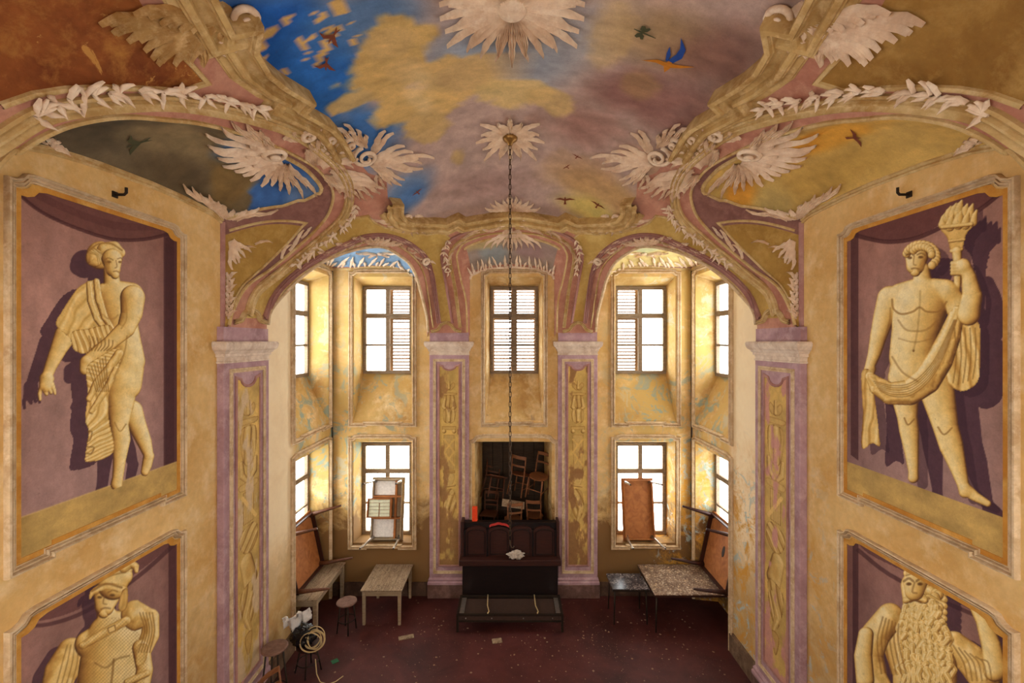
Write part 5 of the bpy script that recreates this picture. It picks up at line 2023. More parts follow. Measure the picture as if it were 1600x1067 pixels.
ornament('stucco_spray', 'white leaf spray hanging at the corner beyond the torch bearer fresco', (356, 360), spray, True, thick=.03)
tipl = fan((76, 224), [(108, 234), (100, 228), (92, 220), (84, 214), (70, 216)], .045, .15, .3, .03, .1, None)
ornament('stucco_spray', 'small white leaf spray at the near end of the dark cloudy lunette', (84, 222), tipl, False, thick=.025)
ornament('stucco_spray', 'small white leaf spray at the near end of the yellow lunette', (84, 222), tipl, True, thick=.025)

# palmette over the middle window
mid = fan((798, 334), [(757, 330), (764, 322), (770, 316), (782, 312), (790, 306)], .06, .15, .35, .07, .12, 1)
mid += [((798, 332), (798, 303), .07, 0, 0, .08)]
mid += fan((802, 334), [(811, 306), (818, 312), (830, 316), (836, 322), (845, 330)], .06, .15, .35, .07, .12, -1)
mid += fan((798, 356), [(752, 378), (762, 382), (772, 380), (782, 384), (790, 388)], .055, .14, .3, .06, .12, -1)
mid += [((799, 356), (799, 392), .06, 0, 0, .06)]
mid += fan((802, 356), [(811, 388), (820, 384), (830, 380), (840, 382), (850, 378)], .055, .14, .3, .06, .12, 1)
mid += [((790, 344), (762, 346), .07, .2, .4, .05), ((790, 350), (752, 360), .06, -.2, .4, .05), ((812, 344), (840, 346), .07, -.2, .4, .05), ((812, 350), (850, 360), .06, .2, .4, .05),
        ((766, 352), (738, 366), .05, .2, .4, .04), ((836, 352), (864, 366), .05, -.2, .4, .04), ((750, 362), (722, 376), .04, .2, .4, .03), ((852, 362), (880, 376), .04, -.2, .4, .03),
        ((728, 376), (708, 392), .04, .2, .3, .03), ((874, 376), (894, 392), .04, -.2, .3, .03), ((708, 394), (700, 416), .04, .2, .3, .03), ((894, 394), (902, 416), .04, -.2, .3, .03)]
ornament('stucco_palmette', 'white stucco palmette on the cornice above the middle window', (800, 345), mid, False, [((786, 346), .09, 1.5, 0, 1), ((815, 346), .09, 1.5, 3.1, -1)], thick=.045)

# small fans under the breaks of the far cornice
sf = fan((644, 346), [(578, 350), (592, 354), (606, 358), (618, 360), (630, 364), (640, 367), (650, 366), (660, 366), (672, 366), (684, 362), (698, 358)], .05, .12, .3, .04, .12, None)
sf += [((640, 340), (632, 334), .06, 0, 0, .06), ((648, 338), (660, 336), .05, 0, 0, .05)]
ornament('stucco_shell', 'small white shell under the far cornice, left of the middle window', (644, 350), sf, False, [((634, 340), .09, 1.4, 0, 1)], thick=.035)
ornament('stucco_shell', 'small white shell under the far cornice, right of the middle window', (644, 350), sf, True, [((634, 340), .09, 1.4, 0, 1)], thick=.035)

# leafy crests of the two corner arches
cr = fan((590, 386), [(558, 372), (566, 378), (574, 372), (584, 370), (592, 368), (600, 371), (610, 374), (618, 380), (626, 384)], .06, .15, .3, .06, .14, None)
cr += fan((589, 397), [(556, 398), (566, 398), (576, 402), (588, 398), (598, 396), (608, 402), (618, 398)], .05, .15, .3, .05, .14, None)
arch = [(512, 398), (526, 391), (540, 385), (554, 380), (566, 376), (612, 376), (624, 381), (636, 388), (646, 396), (655, 405), (662, 412)]
for k, (u, v) in enumerate(arch):
    o = 1 if u < 590 else -1
    cr += [((u, v), (u - o * 18, v + (5 if k % 2 else -3)), .05, .2 * o, .35, .04), ((u, v + 2), (u - o * 12, v + 8), .035, -.2 * o, .3, .03)]
ornament('stucco_crest', 'leafy stucco crest over the far left corner arch', (590, 386), cr, False, [((664, 408), .08, 1.5, 0, 1)], thick=.04)
ornament('stucco_crest', 'leafy stucco crest over the far right corner arch', (590, 386), cr, True, [((664, 408), .08, 1.5, 0, 1)], thick=.04)

# great shells at the near corners of the sky
def dens(T, j=3):
    out = []
    for i in range(len(T) - 1):
        out += [T[i], ((T[i][0] + T[i + 1][0]) / 2 + j * (-1) ** i, (T[i][1] + T[i + 1][1]) / 2 - j)]
    return out + [T[-1]]


ns = fan((362, 22), dens([(150, 2), (168, 18), (190, 34), (216, 50), (224, 66), (232, 76), (258, 80), (284, 78), (300, 66), (316, 58)], 6), .075, .16, .25, .08, .16, -1)
ns += fan((372, 10), dens([(200, -10), (240, 10), (270, 24), (300, 36), (330, 44), (350, 50)]), .07, .16, .2, .12, .12, -1)
ns += fan((384, 12), [(396, 26), (388, 36), (376, 42)], .07, .2, .3, .14, .1, None)
ns += [((330, 30), (340, 82), .10, -.25, .3, .06), ((300, 40), (318, 96), .09, -.2, .3, .05)]
nsc = [((376, 22), .13, 1.5, 0, 1), ((352, 62), .12, 1.4, 1, -1)]
ornament('stucco_shell', 'great ochre stained shell at the near left corner of the painted sky', (350, 30), ns, False, nsc, thick=.06, mat=M['stained'])
ornament('stucco_shell', 'great pale shell at the near right corner of the painted sky', (350, 30), ns, True, nsc, thick=.06)

# leaf garlands running along the ribs: every spray a part of the ceiling
rnd = random.Random(5)


def garland(px, n, size, side, both=True, gap=.0, mat=None):
    P = vault_line(px, 8)
    for m_ in ((False, True) if both else (False,)):
        g = thing('stucco_garland', '', 'stucco ornament', mir(P[0]) if m_ else P[0])
        L = [0]
        for i in range(len(P) - 1):
            L.append(L[-1] + (P[i + 1] - P[i]).length)
        for k in range(n):
            s = (k + .5) / n * L[-1]
            if gap and (s / L[-1] * n / 3) % 1 < gap:
                continue
            i = max(j for j in range(len(L)) if L[j] <= s)
            i = min(i, len(P) - 2)
            p, nn = P[i], vn(P[i])
            t = (P[i + 1] - P[i]).normalized()
            sd = t.cross(nn).normalized()
            for q in range(3):
                ang = rnd.uniform(-1.0, 1.0) + (0 if q == 0 else (.9 if q == 1 else -.9))
                d = (t * math.cos(ang) + sd * math.sin(ang)) * size * rnd.uniform(.8, 1.25)
                e = (sd * math.cos(ang) - t * math.sin(ang)) * size * .25 * rnd.choice((-1, 1))
                base = p + sd * side
                sp = []
                for j in range(7):
                    s_ = j / 6
                    x_ = base + d * s_ + e * s_ * s_
                    x_.z = float(height(np.array(x_.x), np.array(x_.y)))
                    sp.append(x_ + nn * (.03 + size * .12))
                add_leaf(g, sp, [nn] * 7, size * .26, m_, mat=mat, thick=.03, lift=.05, lobes=2, groove=False)
        yield g


for g, lb in zip(garland([(30, 188), (101, 149), (202, 139), (278, 141), (354, 153), (420, 170)], 34, .12, .0, gap=.22), ('leaf garland along the near rib above the dark cloudy lunette', 'leaf garland along the near rib above the yellow lunette')):
    g['label'] = lb
for g, lb in zip(garland([(556, 316), (548, 340), (520, 366), (480, 398), (455, 416)], 20, .10, .0), ('leaf garland down the far rib left of the far left corner arch', 'leaf garland down the far rib right of the far right corner arch')):
    g['label'] = lb
for g, lb in zip(garland([(700, 372), (694, 390), (697, 410), (702, 430)], 9, .09, .0), ('short leaf garland on the rib left of the middle window', 'short leaf garland on the rib right of the middle window')):
    g['label'] = lb
# worn leaf edging in the chapel and middle lunettes
for sg, lb in ((1, 'ragged leaf edging at the foot of the blue corner lunette'), (-1, 'ragged leaf edging at the foot of the pale yellow corner lunette')):
    g = thing('stucco_edging', lb, 'stucco ornament', (-sg * 3.0, YF - .3, 7.25))
    org = Vector(g.location)
    for k in range(26):
        t = 5.0 + k * 7.0 / 25
        p = loft_pt(GDf, GDwf, t, .95, .22)
        q = loft_pt(GDf, GDwf, t + rnd.uniform(-.3, .3), .72 + .12 * (k % 2), .22)
        sp = [p.lerp(q, j / 6) + Vector((0, 0, -.02)) for j in range(7)]
        N = [Vector((.2, -.5, -.85)).normalized()] * 7
        add_leaf(g, sp, N, .045, sg < 0, thick=.025, lift=.03, lobes=2, groove=False)
g = thing('stucco_edging', 'ragged leaf edging at the foot of the lunette over the middle window', 'stucco ornament', (0, YF - .2, 7.2))
for k in range(30):
    t = 4.6 + k * 8.8 / 29
    p = loft_pt(GCf, GCwf, t, .97, .1)
    q = loft_pt(GCf, GCwf, t + rnd.uniform(-.3, .3), .70 + .14 * (k % 2), .1)
    sp = [p.lerp(q, j / 6) + Vector((0, -.01, -.02)) for j in range(7)]
    add_leaf(g, sp, [Vector((0, -.6, -.8))] * 7, .035, False, thick=.025, lift=.03, lobes=2, groove=False)

# ------------------------------------------------------------------ rosettes


def rosette(label, cx, cy, petals, boss, thick, mat):
    c = Vector((cx, cy, float(height(np.array(cx), np.array(cy)))))
    g = thing('ceiling_rosette', label, 'rosette', c)
    for (a, L, w, bend) in petals:
        sp, N = [], []
        for j in range(13):
            s = j / 12
            r = boss * .7 + L * s
            aa = a + bend * s * s
            x_, y_ = cx + r * math.cos(aa), cy + r * math.sin(aa)
            p = Vector((x_, y_, float(height(np.array(x_), np.array(y_)))))
            n = vn(p)
            sp.append(p + n * .01)
            N.append(n)
        add_leaf(g, sp, N, w, False, mat=mat, thick=thick, lift=.10, lobes=4)
    return g


pet = []
for k in range(12):
    a = k * 2 * PI / 12 + PI / 2
    L = .72 if k % 2 == 0 else .62
    pet += [(a, L, .062, 0), (a + .15, L * .86, .048, .12), (a - .15, L * .86, .048, -.12)]
g = rosette('large white stucco rosette at the top middle of the painted sky', 0.0, 4.42, pet, .16, .07, M['stucco'])
MB().lathe([(0.001, 0), (.16, 0), (.15, -.05), (.10, -.09), (.001, -.11)], 20).build('boss', M['stucco'], g, True)
pet = []
for k in range(8):
    a = PI / 2 + k * PI / 4
    L = .56 if k % 2 else .48
    pet += [(a, L, .058, 0), (a + .22, L * .74, .045, .2), (a - .22, L * .74, .045, -.2)]
g = rosette('smaller white stucco rosette with bronze boss holding the chain', -.03, 6.97, pet, .10, .05, M['stucco'])
MB().lathe([(0.001, .02), (.12, .02), (.125, -.03), (.10, -.07), (.05, -.10), (.03, -.14), (.001, -.15)], 20).build('boss', M['bronze'], g, True)

# ------------------------------------------------------------------ chain
CX, CY = -.03, 6.97
ztop = float(height(np.array(CX), np.array(CY))) - .14
ch = thing('hanging_chain', 'long rusty iron chain hanging from the smaller rosette', 'chain', (CX, CY, 2.33))
lb = MB()
pts = []
for k in range(16):
    a = 2 * PI * k / 16
    pts.append((.017 * math.cos(a), 0, .030 * (1 if math.sin(a) > 0 else -1) * abs(math.sin(a)) ** .7 + (.016 if math.sin(a) > 0 else -.016)))
lb.tube(pts + [pts[0]], .0062, 5, cap=False)
first = None
nl = int((ztop - 2.46) / .078)
for k in range(nl):
    if first is None:
        o = lb.build('link', M['chain'], ch, True)
        first = o
    else:
        o = first.copy()
        COL.objects.link(o)
        o.parent = ch
    o.location = (random.uniform(-.002, .002), 0, ztop - 2.33 - .03 - k * .078)
    o.rotation_euler = (0, 0, PI / 2 * (k % 2) + .4)
MB().tube([(0, 0, .13), (0, 0, .06), (.02, 0, .02), (.05, 0, .01), (.06, 0, .04)], .01, 7).build('hook', M['chain'], ch, True)

# ------------------------------------------------------------------ painted birds on the vault


def bird(shape, at, ang, size, mats, label, surf=None):
    p, n = on_ceiling(*at)
    o_mesh = []
    # wings and body drawn in the surface: local x across, y forward
    t = Vector((1, 0, 0)) - n * n.x
    t.normalize()
    b = n.cross(t)
    ca, sa = math.cos(ang), math.sin(ang)
    ex, ey = t * ca + b * sa, b * ca - t * sa
    first_ = None
    for poly, mname, lift in shape:
        vs = [p + ex * (x * size) + ey * (y * size) + n * (.012 + lift) for x, y in poly]
        o = mesh_obj('painted_bird' if first_ is None else 'painted_wing', vs, [tuple(range(len(vs)))], M[mname], ceiling if first_ is None else first_)
        if first_ is None:
            first_ = o
            o['label'] = label
    return first_


SW = [([(-.1, .9), (.05, .6), (.1, .2), (.08, -.3), (.25, -.9), (.0, -.55), (-.2, -.9), (-.08, -.3), (-.1, .2)], 'bird', 0),
      ([(.05, .35), (.5, .6), (1.1, .2), (.6, .25), (.08, -.1)], 'bird', .002), ([(-.05, .35), (-.4, .75), (-1.0, .9), (-.5, .4), (-.08, -.1)], 'bird', .002)]
GL_ = [([(0, .5), (.1, .2), (.08, -.2), (.16, -.6), (-.16, -.6), (-.08, -.2), (-.1, .2)], 'bird', 0), ([(.05, .15), (.5, .3), (1.2, .1), (.5, .05), (.05, -.08)], 'bird', .002), ([(-.05, .15), (-.5, .3), (-1.2, .1), (-.5, .05), (-.05, -.08)], 'bird', .002)]
PH = [([(0, .5), (.14, .2), (.1, -.2), (0, -.35), (-.12, -.1), (-.12, .2)], 'bird_gold', 0), ([(.05, .15), (.5, .1), (1.1, .25), (.5, -.1), (.0, -.1)], 'bird_gold', .002), ([(-.05, .15), (-.5, -.05), (-1.0, -.4), (-.4, -.2), (.0, -.1)], 'bird_gold', .002),
      ([(-.12, -.2), (-.35, -.6), (-.3, -1.1), (.1, -1.6), (-.08, -1.1), (-.06, -.7), (.12, -.25)], 'bird_blue', .003), ([(.1, -.2), (.12, -.6), (.32, -1.0), (.3, -.6), (.2, -.2)], 'bird_blue', .003)]
DF = [([(-.03, .7), (.03, .7), (.08, .1), (.03, -.9), (-.03, -.9), (-.08, .1)], 'bird_green', 0),
      ([(.03, .1), (.2, .35), (.5, .4), (.58, .2), (.42, .05), (.58, -.1), (.5, -.25), (.2, -.15)], 'bird_green', .002), ([(-.03, .1), (-.2, .35), (-.5, .4), (-.58, .2), (-.42, .05), (-.58, -.1), (-.5, -.25), (-.2, -.15)], 'bird_green', .002)]
bird(SW, (520, 54), 2.2, .13, None, 'brown swallow in the blue, nearer the frame edge')
bird(SW, (509, 98), 2.6, .12, None, 'brown swallow in the blue, below another')
bird(PH, (1045, 100), PI, .27, None, 'golden bird with long blue tail feathers')
bird(DF, (1006, 50), 1.35, .16, None, 'small green dragonfly')
bird(GL_, (652, 300), .4, .10, None, 'red brown bird gliding over the far left sky')
bird(GL_, (883, 312), .1, .17, None, 'dark red bird with spread wings over the far sky')
bird(GL_, (934, 320), -.3, .13, None, 'faint brown bird gliding beside the spread one')
bird(GL_, (902, 244), -.4, .09, None, 'tiny orange bird, the farther of two')
bird(GL_, (886, 260), .9, .08, None, 'tiny orange bird turning, the nearer of two')
bird(GL_, (1336, 214), -.5, .14, None, 'small brown bird in the yellow lunette')
bird([(p, 'bird_green', l) for p, m_, l in SW], (216, 222), 1.0, .14, None, 'faint dark bird in the cloudy lunette')

# ================================================================== FURNITURE
def axes(loc, ex, ey, ez):
    m = Matrix.Identity(4)
    for i, e in enumerate((ex, ey, ez)):
        e = Vector(e).normalized()
        for r in range(3):
            m[r][i] = e[r]
    m.translation = Vector(loc)
    return m


def copy_tree(root, M4, label, group=None):
    r = root.copy()
    COL.objects.link(r)
    r.matrix_world = M4
    r['label'] = label
    if group:
        r['group'] = group
    for c in list(root.children):
        d = c.copy()
        COL.objects.link(d)
        d.parent = r
        for g in list(c.children):
            e = g.copy()
            COL.objects.link(e)
            e.parent = d
    return r


def leg_box(x, y, z0, z1, a, b, mat, root, name='leg', dx=0, dy=0):
    """tapered square leg from z1 (half width a) down to z0 (half width b), splayed by dx, dy"""
    vs = []
    for z, w, ox, oy in ((z1, a, 0, 0), (z0, b, dx, dy)):
        vs += [(x + ox - w, y + oy - w, z), (x + ox + w, y + oy - w, z), (x + ox + w, y + oy + w, z), (x + ox - w, y + oy + w, z)]
    return MB().add(vs, [(0, 1, 2, 3), (4, 7, 6, 5), (0, 4, 5, 1), (1, 5, 6, 2), (2, 6, 7, 3), (3, 7, 4, 0)]).build(name, mat, root, bevel=.004)


def plank_table(name, label, M4, lx, ly, h, n, topmat, legmat, lw=.032, apron=.11, along='y', crack=False):
    """table with a top of n planks; origin at the middle of its footprint on the floor"""
    t = thing(name, label, 'table')
    t.matrix_world = M4
    for k in range(n):
        w = (lx if along == 'y' else ly) / n
        a = -(lx if along == 'y' else ly) / 2 + k * w
        dz = random.uniform(-.003, .002)
        b = MB()
        if along == 'y':
            b.box(a + .0025, a + w - .0025, -ly / 2, ly / 2, h - .028 + dz, h + dz)
        else:
            b.box(-lx / 2, lx / 2, a + .0025, a + w - .0025, h - .028 + dz, h + dz)
        b.build('plank', topmat, t, bevel=.003)
    i = .05
    MB().box(-lx / 2 + i, lx / 2 - i, -ly / 2 + i, -ly / 2 + i + .022, h - .03 - apron, h - .03).build('apron', legmat, t)
    MB().box(-lx / 2 + i, lx / 2 - i, ly / 2 - i - .022, ly / 2 - i, h - .03 - apron, h - .03).build('apron', legmat, t)
    MB().box(-lx / 2 + i, -lx / 2 + i + .022, -ly / 2 + i + .022, ly / 2 - i - .022, h - .03 - apron, h - .03).build('apron', legmat, t)
    MB().box(lx / 2 - i - .022, lx / 2 - i, -ly / 2 + i + .022, ly / 2 - i - .022, h - .03 - apron, h - .03).build('apron', legmat, t)
    for sx in (-1, 1):
        for sy in (-1, 1):
            leg_box(sx * (lx / 2 - i - .01), sy * (ly / 2 - i - .01), 0, h - .03, lw, lw * .8, legmat, t)
    return t


def upturned_table(name, label, M4, lx, ly, leg, boardmat, railmat, legmat, steel=True, drawer=False, rest=0.0):
    """table turned over: local z is up from its top; here its underside (-z) faces the room. Origin: middle of the edge it rests on (x = 0 edge), x across, y up along the board"""
    t = thing(name, label, 'table')
    t.matrix_world = M4
    MB().box(-lx / 2, lx / 2, 0, ly, -.024, 0).build('tabletop', boardmat, t, bevel=.004)
    i = .035
    MB().box(-lx / 2 + i, lx / 2 - i, i, i + .024, -.105, -.024).build('apron', railmat, t)
    MB().box(-lx / 2 + i, lx / 2 - i, ly - i - .024, ly - i, -.105, -.024).build('apron', railmat, t)
    MB().box(-lx / 2 + i, -lx / 2 + i + .024, i + .024, ly - i - .024, -.105, -.024).build('apron', railmat, t)
    MB().box(lx / 2 - i - .024, lx / 2 - i, i + .024, ly - i - .024, -.105, -.024).build('apron', railmat, t)
    for sx in (-1, 1):
        for yy, sy in ((i + .05, -1), (ly - i - .05, 1)):
            x_ = sx * (lx / 2 - i - .05)
            if steel:
                l = MB().tube([(x_, yy, -.024), (x_ + sx * .02, yy + sy * .02, -.15), (x_ + sx * .06, yy + sy * .05, -leg)], [.032, .028, .018], 8).build('leg', legmat, t, True)
                MB().tube([(x_ + sx * .0585, yy + sy * .049, -leg + .03), (x_ + sx * .0605, yy + sy * .0505, -leg - .012)], .016, 8).build('leg_cap', M['iron'], l, True)
            else:
                MB().tube([(x_, yy, -.024), (x_ + sx * .01, yy + sy * .02, -.2), (x_ + sx * .05, yy + sy * .05, -leg)], [.052, .042, .022], 8).build('leg', legmat, t, True)
    if drawer:
        for yy in (ly * .36, ly * .70):
            MB().box(-lx / 2 + .06, lx / 2 - .06, yy - .02, yy + .02, -.10, -.024).build('cross_rail', M['ply'], t)
        MB().box(-lx / 2 + .16, -lx / 2 + .2, .06, ly - .06, -.10, -.024).build('cross_rail', M['ply'], t)
        for y0, y1 in ((.08, ly * .34), (ly * .72, ly - .08)):
            MB().box(-lx / 2 + .21, lx / 2 - .07, y0, y1, -.04, -.0245).build('underside_panel', M['white_cloth'], t)
        d = MB().box(-lx / 2 + .24, lx / 2 + .02, ly * .39, ly * .67, -.16, -.14)
        for (a, b_, c, e) in ((-lx / 2 - .02, lx / 2 - .24, ly * .38, ly * .39), (-lx / 2 - .02, lx / 2 - .24, ly * .67, ly * .68), (lx / 2 - .26, lx / 2 - .24, ly * .38, ly * .68), (-lx / 2 - .04, -lx / 2 - .02, ly * .38, ly * .68)):
            d.box(-b_, -a, c, e, -.21, -.105)
        dr = d.build('drawer', M['ply'], t)
        for r in range(5):
            for c in range(2 if r < 4 else 1):
                y0 = ly * (.395 + .054 * r)
                xw = (lx - .26) / 2
                x0_ = -lx / 2 - .01 + c * xw
                MB().box(-(x0_ + (xw if r < 4 else 2 * xw) - .016), -(x0_ + .006), y0 + .004, y0 + ly * .05, -.18, -.16).build('divider_panel', M['paper'], dr)
    return t


def disc_stool(name, label, x, y, h, r, seatmat, nleg=4, ring=.45, splay=.09, rot=.3, cat='stool'):
    t = thing(name, label, cat, (x, y, 0))
    MB().lathe([(.001, h), (r * .9, h), (r, h - .008), (r, h - .026), (r * .93, h - .032), (.001, h - .032)][::-1], 28).build('seat', seatmat, t)
    for k in range(nleg):
        a = rot + 2 * PI * k / nleg
        c, s = math.cos(a), math.sin(a)
        MB().tube([(c * r * .62, s * r * .62, h - .03), (c * (r * .62 + splay), s * (r * .62 + splay), 0)], .013, 7).build('leg', M['iron'], t, True)
    rr = r * .62 + splay * (1 - ring)
    MB().tube([(rr * math.cos(2 * PI * k / 24), rr * math.sin(2 * PI * k / 24), h * ring) for k in range(25)], .009, 6, False).build('foot_ring', M['iron'], t, True)
    return t


# --- the pale plank table under the lower left window
plank_table('plank_table', 'small dusty plank table standing under the lower far left window', Matrix.Translation((-2.575, 9.19, 0)), .82, 1.03, .71, 4, M['plank'], M['palewood'])
# --- long worn table in the left side recess
plank_table('side_table', 'long grey plank table in the left side recess under a leaning board', Matrix.Translation((-3.94, 8.965, 0)), .60, 1.42, .77, 3, M['plank'], M['palewood'], .04, .13)
# --- wide table and small dark one on the right
def flat_table(name, label, x0, x1, y0, y1, h, topmat, legmat, edge):
    t = thing(name, label, 'table', ((x0 + x1) / 2, (y0 + y1) / 2, 0))
    lx, ly = x1 - x0, y1 - y0
    MB().box(-lx / 2, lx / 2, -ly / 2, ly / 2, h - .02, h).build('tabletop', topmat, t, bevel=.006)
    MB().box(-lx / 2 + .01, lx / 2 - .01, -ly / 2 + .01, ly / 2 - .01, h - .06, h - .02).build('apron', edge, t)
    for sx in (-1, 1):
        for sy in (-1, 1):
            MB().tube([(sx * (lx / 2 - .06), sy * (ly / 2 - .06), h - .06), (sx * (lx / 2 - .04), sy * (ly / 2 - .04), 0)], [.02, .014], 8).build('leg', legmat, t, True)
    return t


rt = flat_table('wide_table', 'wide table strewn with pale plaster flakes, right of the small dark one', 2.73, 4.24, 8.46, 9.62, .75, M['debris_top'], M['iron'], M['darkwood'])
dt = flat_table('small_table', 'small table with dark glossy top beside the flake strewn table', 1.98, 2.715, 8.70, 9.30, .72, M['gloss'], M['iron'], M['iron'])

# --- tables propped in the windows and leaning in the side recesses
lean = .16
upturned_table('upturned_table', 'upturned table with a divided drawer propped in the lower far left window', axes((-2.80, 9.86, LO_Z0 + .004), (-1, .0, 0), (0, math.sin(lean), math.cos(lean)), (0, math.cos(lean), -math.sin(lean))), .74, 1.36, .74, M['palewood'], M['palewood'], M['steel'], True, True)
upturned_table('upturned_table', 'upturned brown hardboard table propped in the lower far right window', axes((2.84, 9.86, LO_Z0 + .004), (-1, .0, 0), (0, math.sin(lean), math.cos(lean)), (0, math.cos(lean), -math.sin(lean))), .72, 1.34, .74, M['ply'], M['ply'], M['steel'], True)
a = math.radians(12)
for sg, y, lb, z in ((-1, 8.88, 'brown upturned table leaning on the long plank table at the left', .775), (1, 8.90, 'brown upturned table leaning on the flake strewn table at the right', .755)):
    ez = Vector((sg * math.cos(a), 0, -math.sin(a)))
    ey = Vector((sg * math.sin(a), 0, math.cos(a)))
    ex = ey.cross(ez)
    t = upturned_table('leaning_table', lb, axes((sg * 4.10, y, z + .005), ex, ey, ez), 1.24, 1.22, .70, M['ply'], M['darkwood'], M['chairdark'] if sg < 0 else M['darkwood'], False)
    if sg > 0:
        MB().lathe([(.001, -.030), (.05, -.030), (.05, -.025), (.001, -.025)], 20, (-.1, .3, 0), Matrix.Diagonal((1, 2.2, 1, 1))).build('hole_plate', M['iron'], t)

# --- round stools
disc_stool('round_stool', 'round wooden stool between the two plank tables', -3.20, 8.55, .58, .19, M['stool'], 4, .4, .06, .5)
disc_stool('bar_stool', 'tall round stool at the foot of the near left pilaster', -3.58, 6.66, 1.0, .185, M['stool'], 4, .35, .10, .2)
bs_ = disc_stool('low_stool', 'low thin legged stool under the black bag and cable coil', -3.46, 7.50, .46, .19, M['darkwood'], 4, .4, .09, .2)


def lump(name, label, cat, c, r, mat, seed, sq=(1, 1, 1), nz=.25, freq=2.2):
    bm = bmesh.new()
    bmesh.ops.create_icosphere(bm, subdivisions=4, radius=1)
    from mathutils import noise as mn
    zmin = 9
    for v in bm.verts:
        k = 1 + nz * mn.fractal(v.co * freq + Vector((seed, seed * 2, 0)), 1.0, 2.0, 4)
        v.co = Vector((v.co.x * sq[0], v.co.y * sq[1], max(v.co.z, -.75) * sq[2])) * r * k
        zmin = min(zmin, v.co.z)
    for v in bm.verts:
        v.co.z -= zmin
    me = bpy.data.meshes.new(name)
    bm.to_mesh(me)
    bm.free()
    me.materials.append(mat)
    me.polygons.foreach_set('use_smooth', np.ones(len(me.polygons), bool))
    o = bpy.data.objects.new(name, me)
    o.location = c
    COL.objects.link(o)
    return tag(o, label, cat)


lump('rubbish_bag', 'black plastic bag slumped on the low stool by the left pier', 'bag', (-3.52, 7.46, .462), .19, M['black_bag'], 3, (1, .9, .9), .35, 2.6)
# crumpled white bag: a folded sheet
bm_v, bm_f = [], []
rs_ = np.random.RandomState(4)
for i in range(15):
    for j in range(11):
        s, t_ = i / 14 - .5, j / 10
        fold = .05 * math.sin(s * 14 + t_ * 2) + .03 * math.sin(s * 31 + 1)
        bm_v.append((-.02 + s * .46 + .02 * rs_.rand(), fold - .10 * t_ + .16 * abs(s), .02 + .26 * math.sin(t_ * 2.1) * (1 - .5 * abs(s)) + .13 * (s > .1) + .02 * rs_.rand()))
for i in range(14):
    for j in range(10):
        q = i * 11 + j
        bm_f.append((q, q + 1, q + 12, q + 11))
wb = mesh_obj('white_bag', bm_v, bm_f, M['white_cloth'], None, True)
wb.location = (-3.62, 7.42, .72)
md = wb.modifiers.new('thickness', 'SOLIDIFY')
md.thickness = .004
tag(wb, 'crumpled white plastic bag hanging over the black bag', 'bag')
# coil of beige cable
cp_ = []
for i in range(260):
    t = i / 259
    a = t * 2 * PI * 7.3
    r = .135 + .035 * math.sin(a * .37 + 1) + .02 * math.sin(a * 1.7)
    cp_.append((r * math.cos(a) * 1.1, .05 * math.sin(a * .31) + .35 * r * math.sin(a), .17 + r * math.sin(a) * .9 + .02 * math.sin(a * .53)))
cc = MB().tube(cp_, .0075, 6).build('cable_coil', M['cable'], None, True)
cc.location = (-3.30, 7.33, .47)
tag(cc, 'coil of beige cable hung on the low stool', 'cable')
fc = MB().tube([(-3.25, 7.3, .35), (-3.22, 7.28, .12), (-3.15, 7.25, .012), (-3.0, 7.2, .01), (-2.9, 7.26, .01), (-2.82, 7.38, .01)], .008, 6).build('loose_cable', M['cable'], None, True)
tag(fc, 'loose end of beige cable lying on the red floor', 'cable')


# --- chairs
def make_chair(name, label, mat, kind=0):
    """origin under the middle of the seat; faces -y"""
    t = thing(name, label, 'chair')
    h = .45
    if kind == 0:
        MB().lathe([(.001, h - .03), (.17, h - .03), (.195, h - .02), (.195, h), (.16, h + .004), (.001, h - .004)], 24).build('seat', mat, t, False)
    else:
        MB().add([(-.20, -.20, h - .03), (.20, -.20, h - .03), (.17, .18, h - .03), (-.17, .18, h - .03), (-.20, -.20, h), (.20, -.20, h), (.17, .18, h), (-.17, .18, h)],
                 [(3, 2, 1, 0), (4, 5, 6, 7), (0, 1, 5, 4), (1, 2, 6, 5), (2, 3, 7, 6), (3, 0, 4, 7)]).build('seat', mat, t, bevel=.006)
    for sx in (-1, 1):
        MB().tube([(sx * .15, -.15, h - .02), (sx * .17, -.18, 0)], [.018, .014], 8).build('leg', mat, t, True)
        MB().tube([(sx * .17, .22, 0), (sx * .15, .16, h), (sx * .155, .19, h + .2), (sx * .165, .24, h + .42)], [.014, .018, .016, .013], 8).build('back_post', mat, t, True)
    n = 9
    for z, hh, nm in ((h + .385, .07, 'top_rail'), (h + .20, .04, 'slat')) + (((h + .10, .035, 'slat'),) if kind else ()):
        vs, fs = [], []
        for i in range(n):
            u = i / (n - 1) * 2 - 1
            y = .195 + (z - h) * .1 + .035 * (1 - u * u)
            for dy in (-.009, .009):
                vs += [(u * .165, y + dy, z - hh / 2), (u * .165, y + dy, z + hh / 2)]
        for i in range(n - 1):
            a = i * 4
            fs += [(a, a + 1, a + 5, a + 4), (a + 2, a + 6, a + 7, a + 3), (a + 1, a + 3, a + 7, a + 5), (a, a + 4, a + 6, a + 2)]
        fs += [(0, 2, 3, 1), (n * 4 - 4, n * 4 - 3, n * 4 - 1, n * 4 - 2)]
        MB().add(vs, fs).build(nm, mat, t)
    for y0, x0 in ((-.17, .16),):
        MB().tube([(-x0, y0, .2), (x0, y0, .2)], .010, 6).build('stretcher', mat, t, True)
    for sx in (-1, 1):
        MB().tube([(sx * .16, -.16, .16), (sx * .165, .2, .16)], .010, 6).build('stretcher', mat, t, True)
    return t


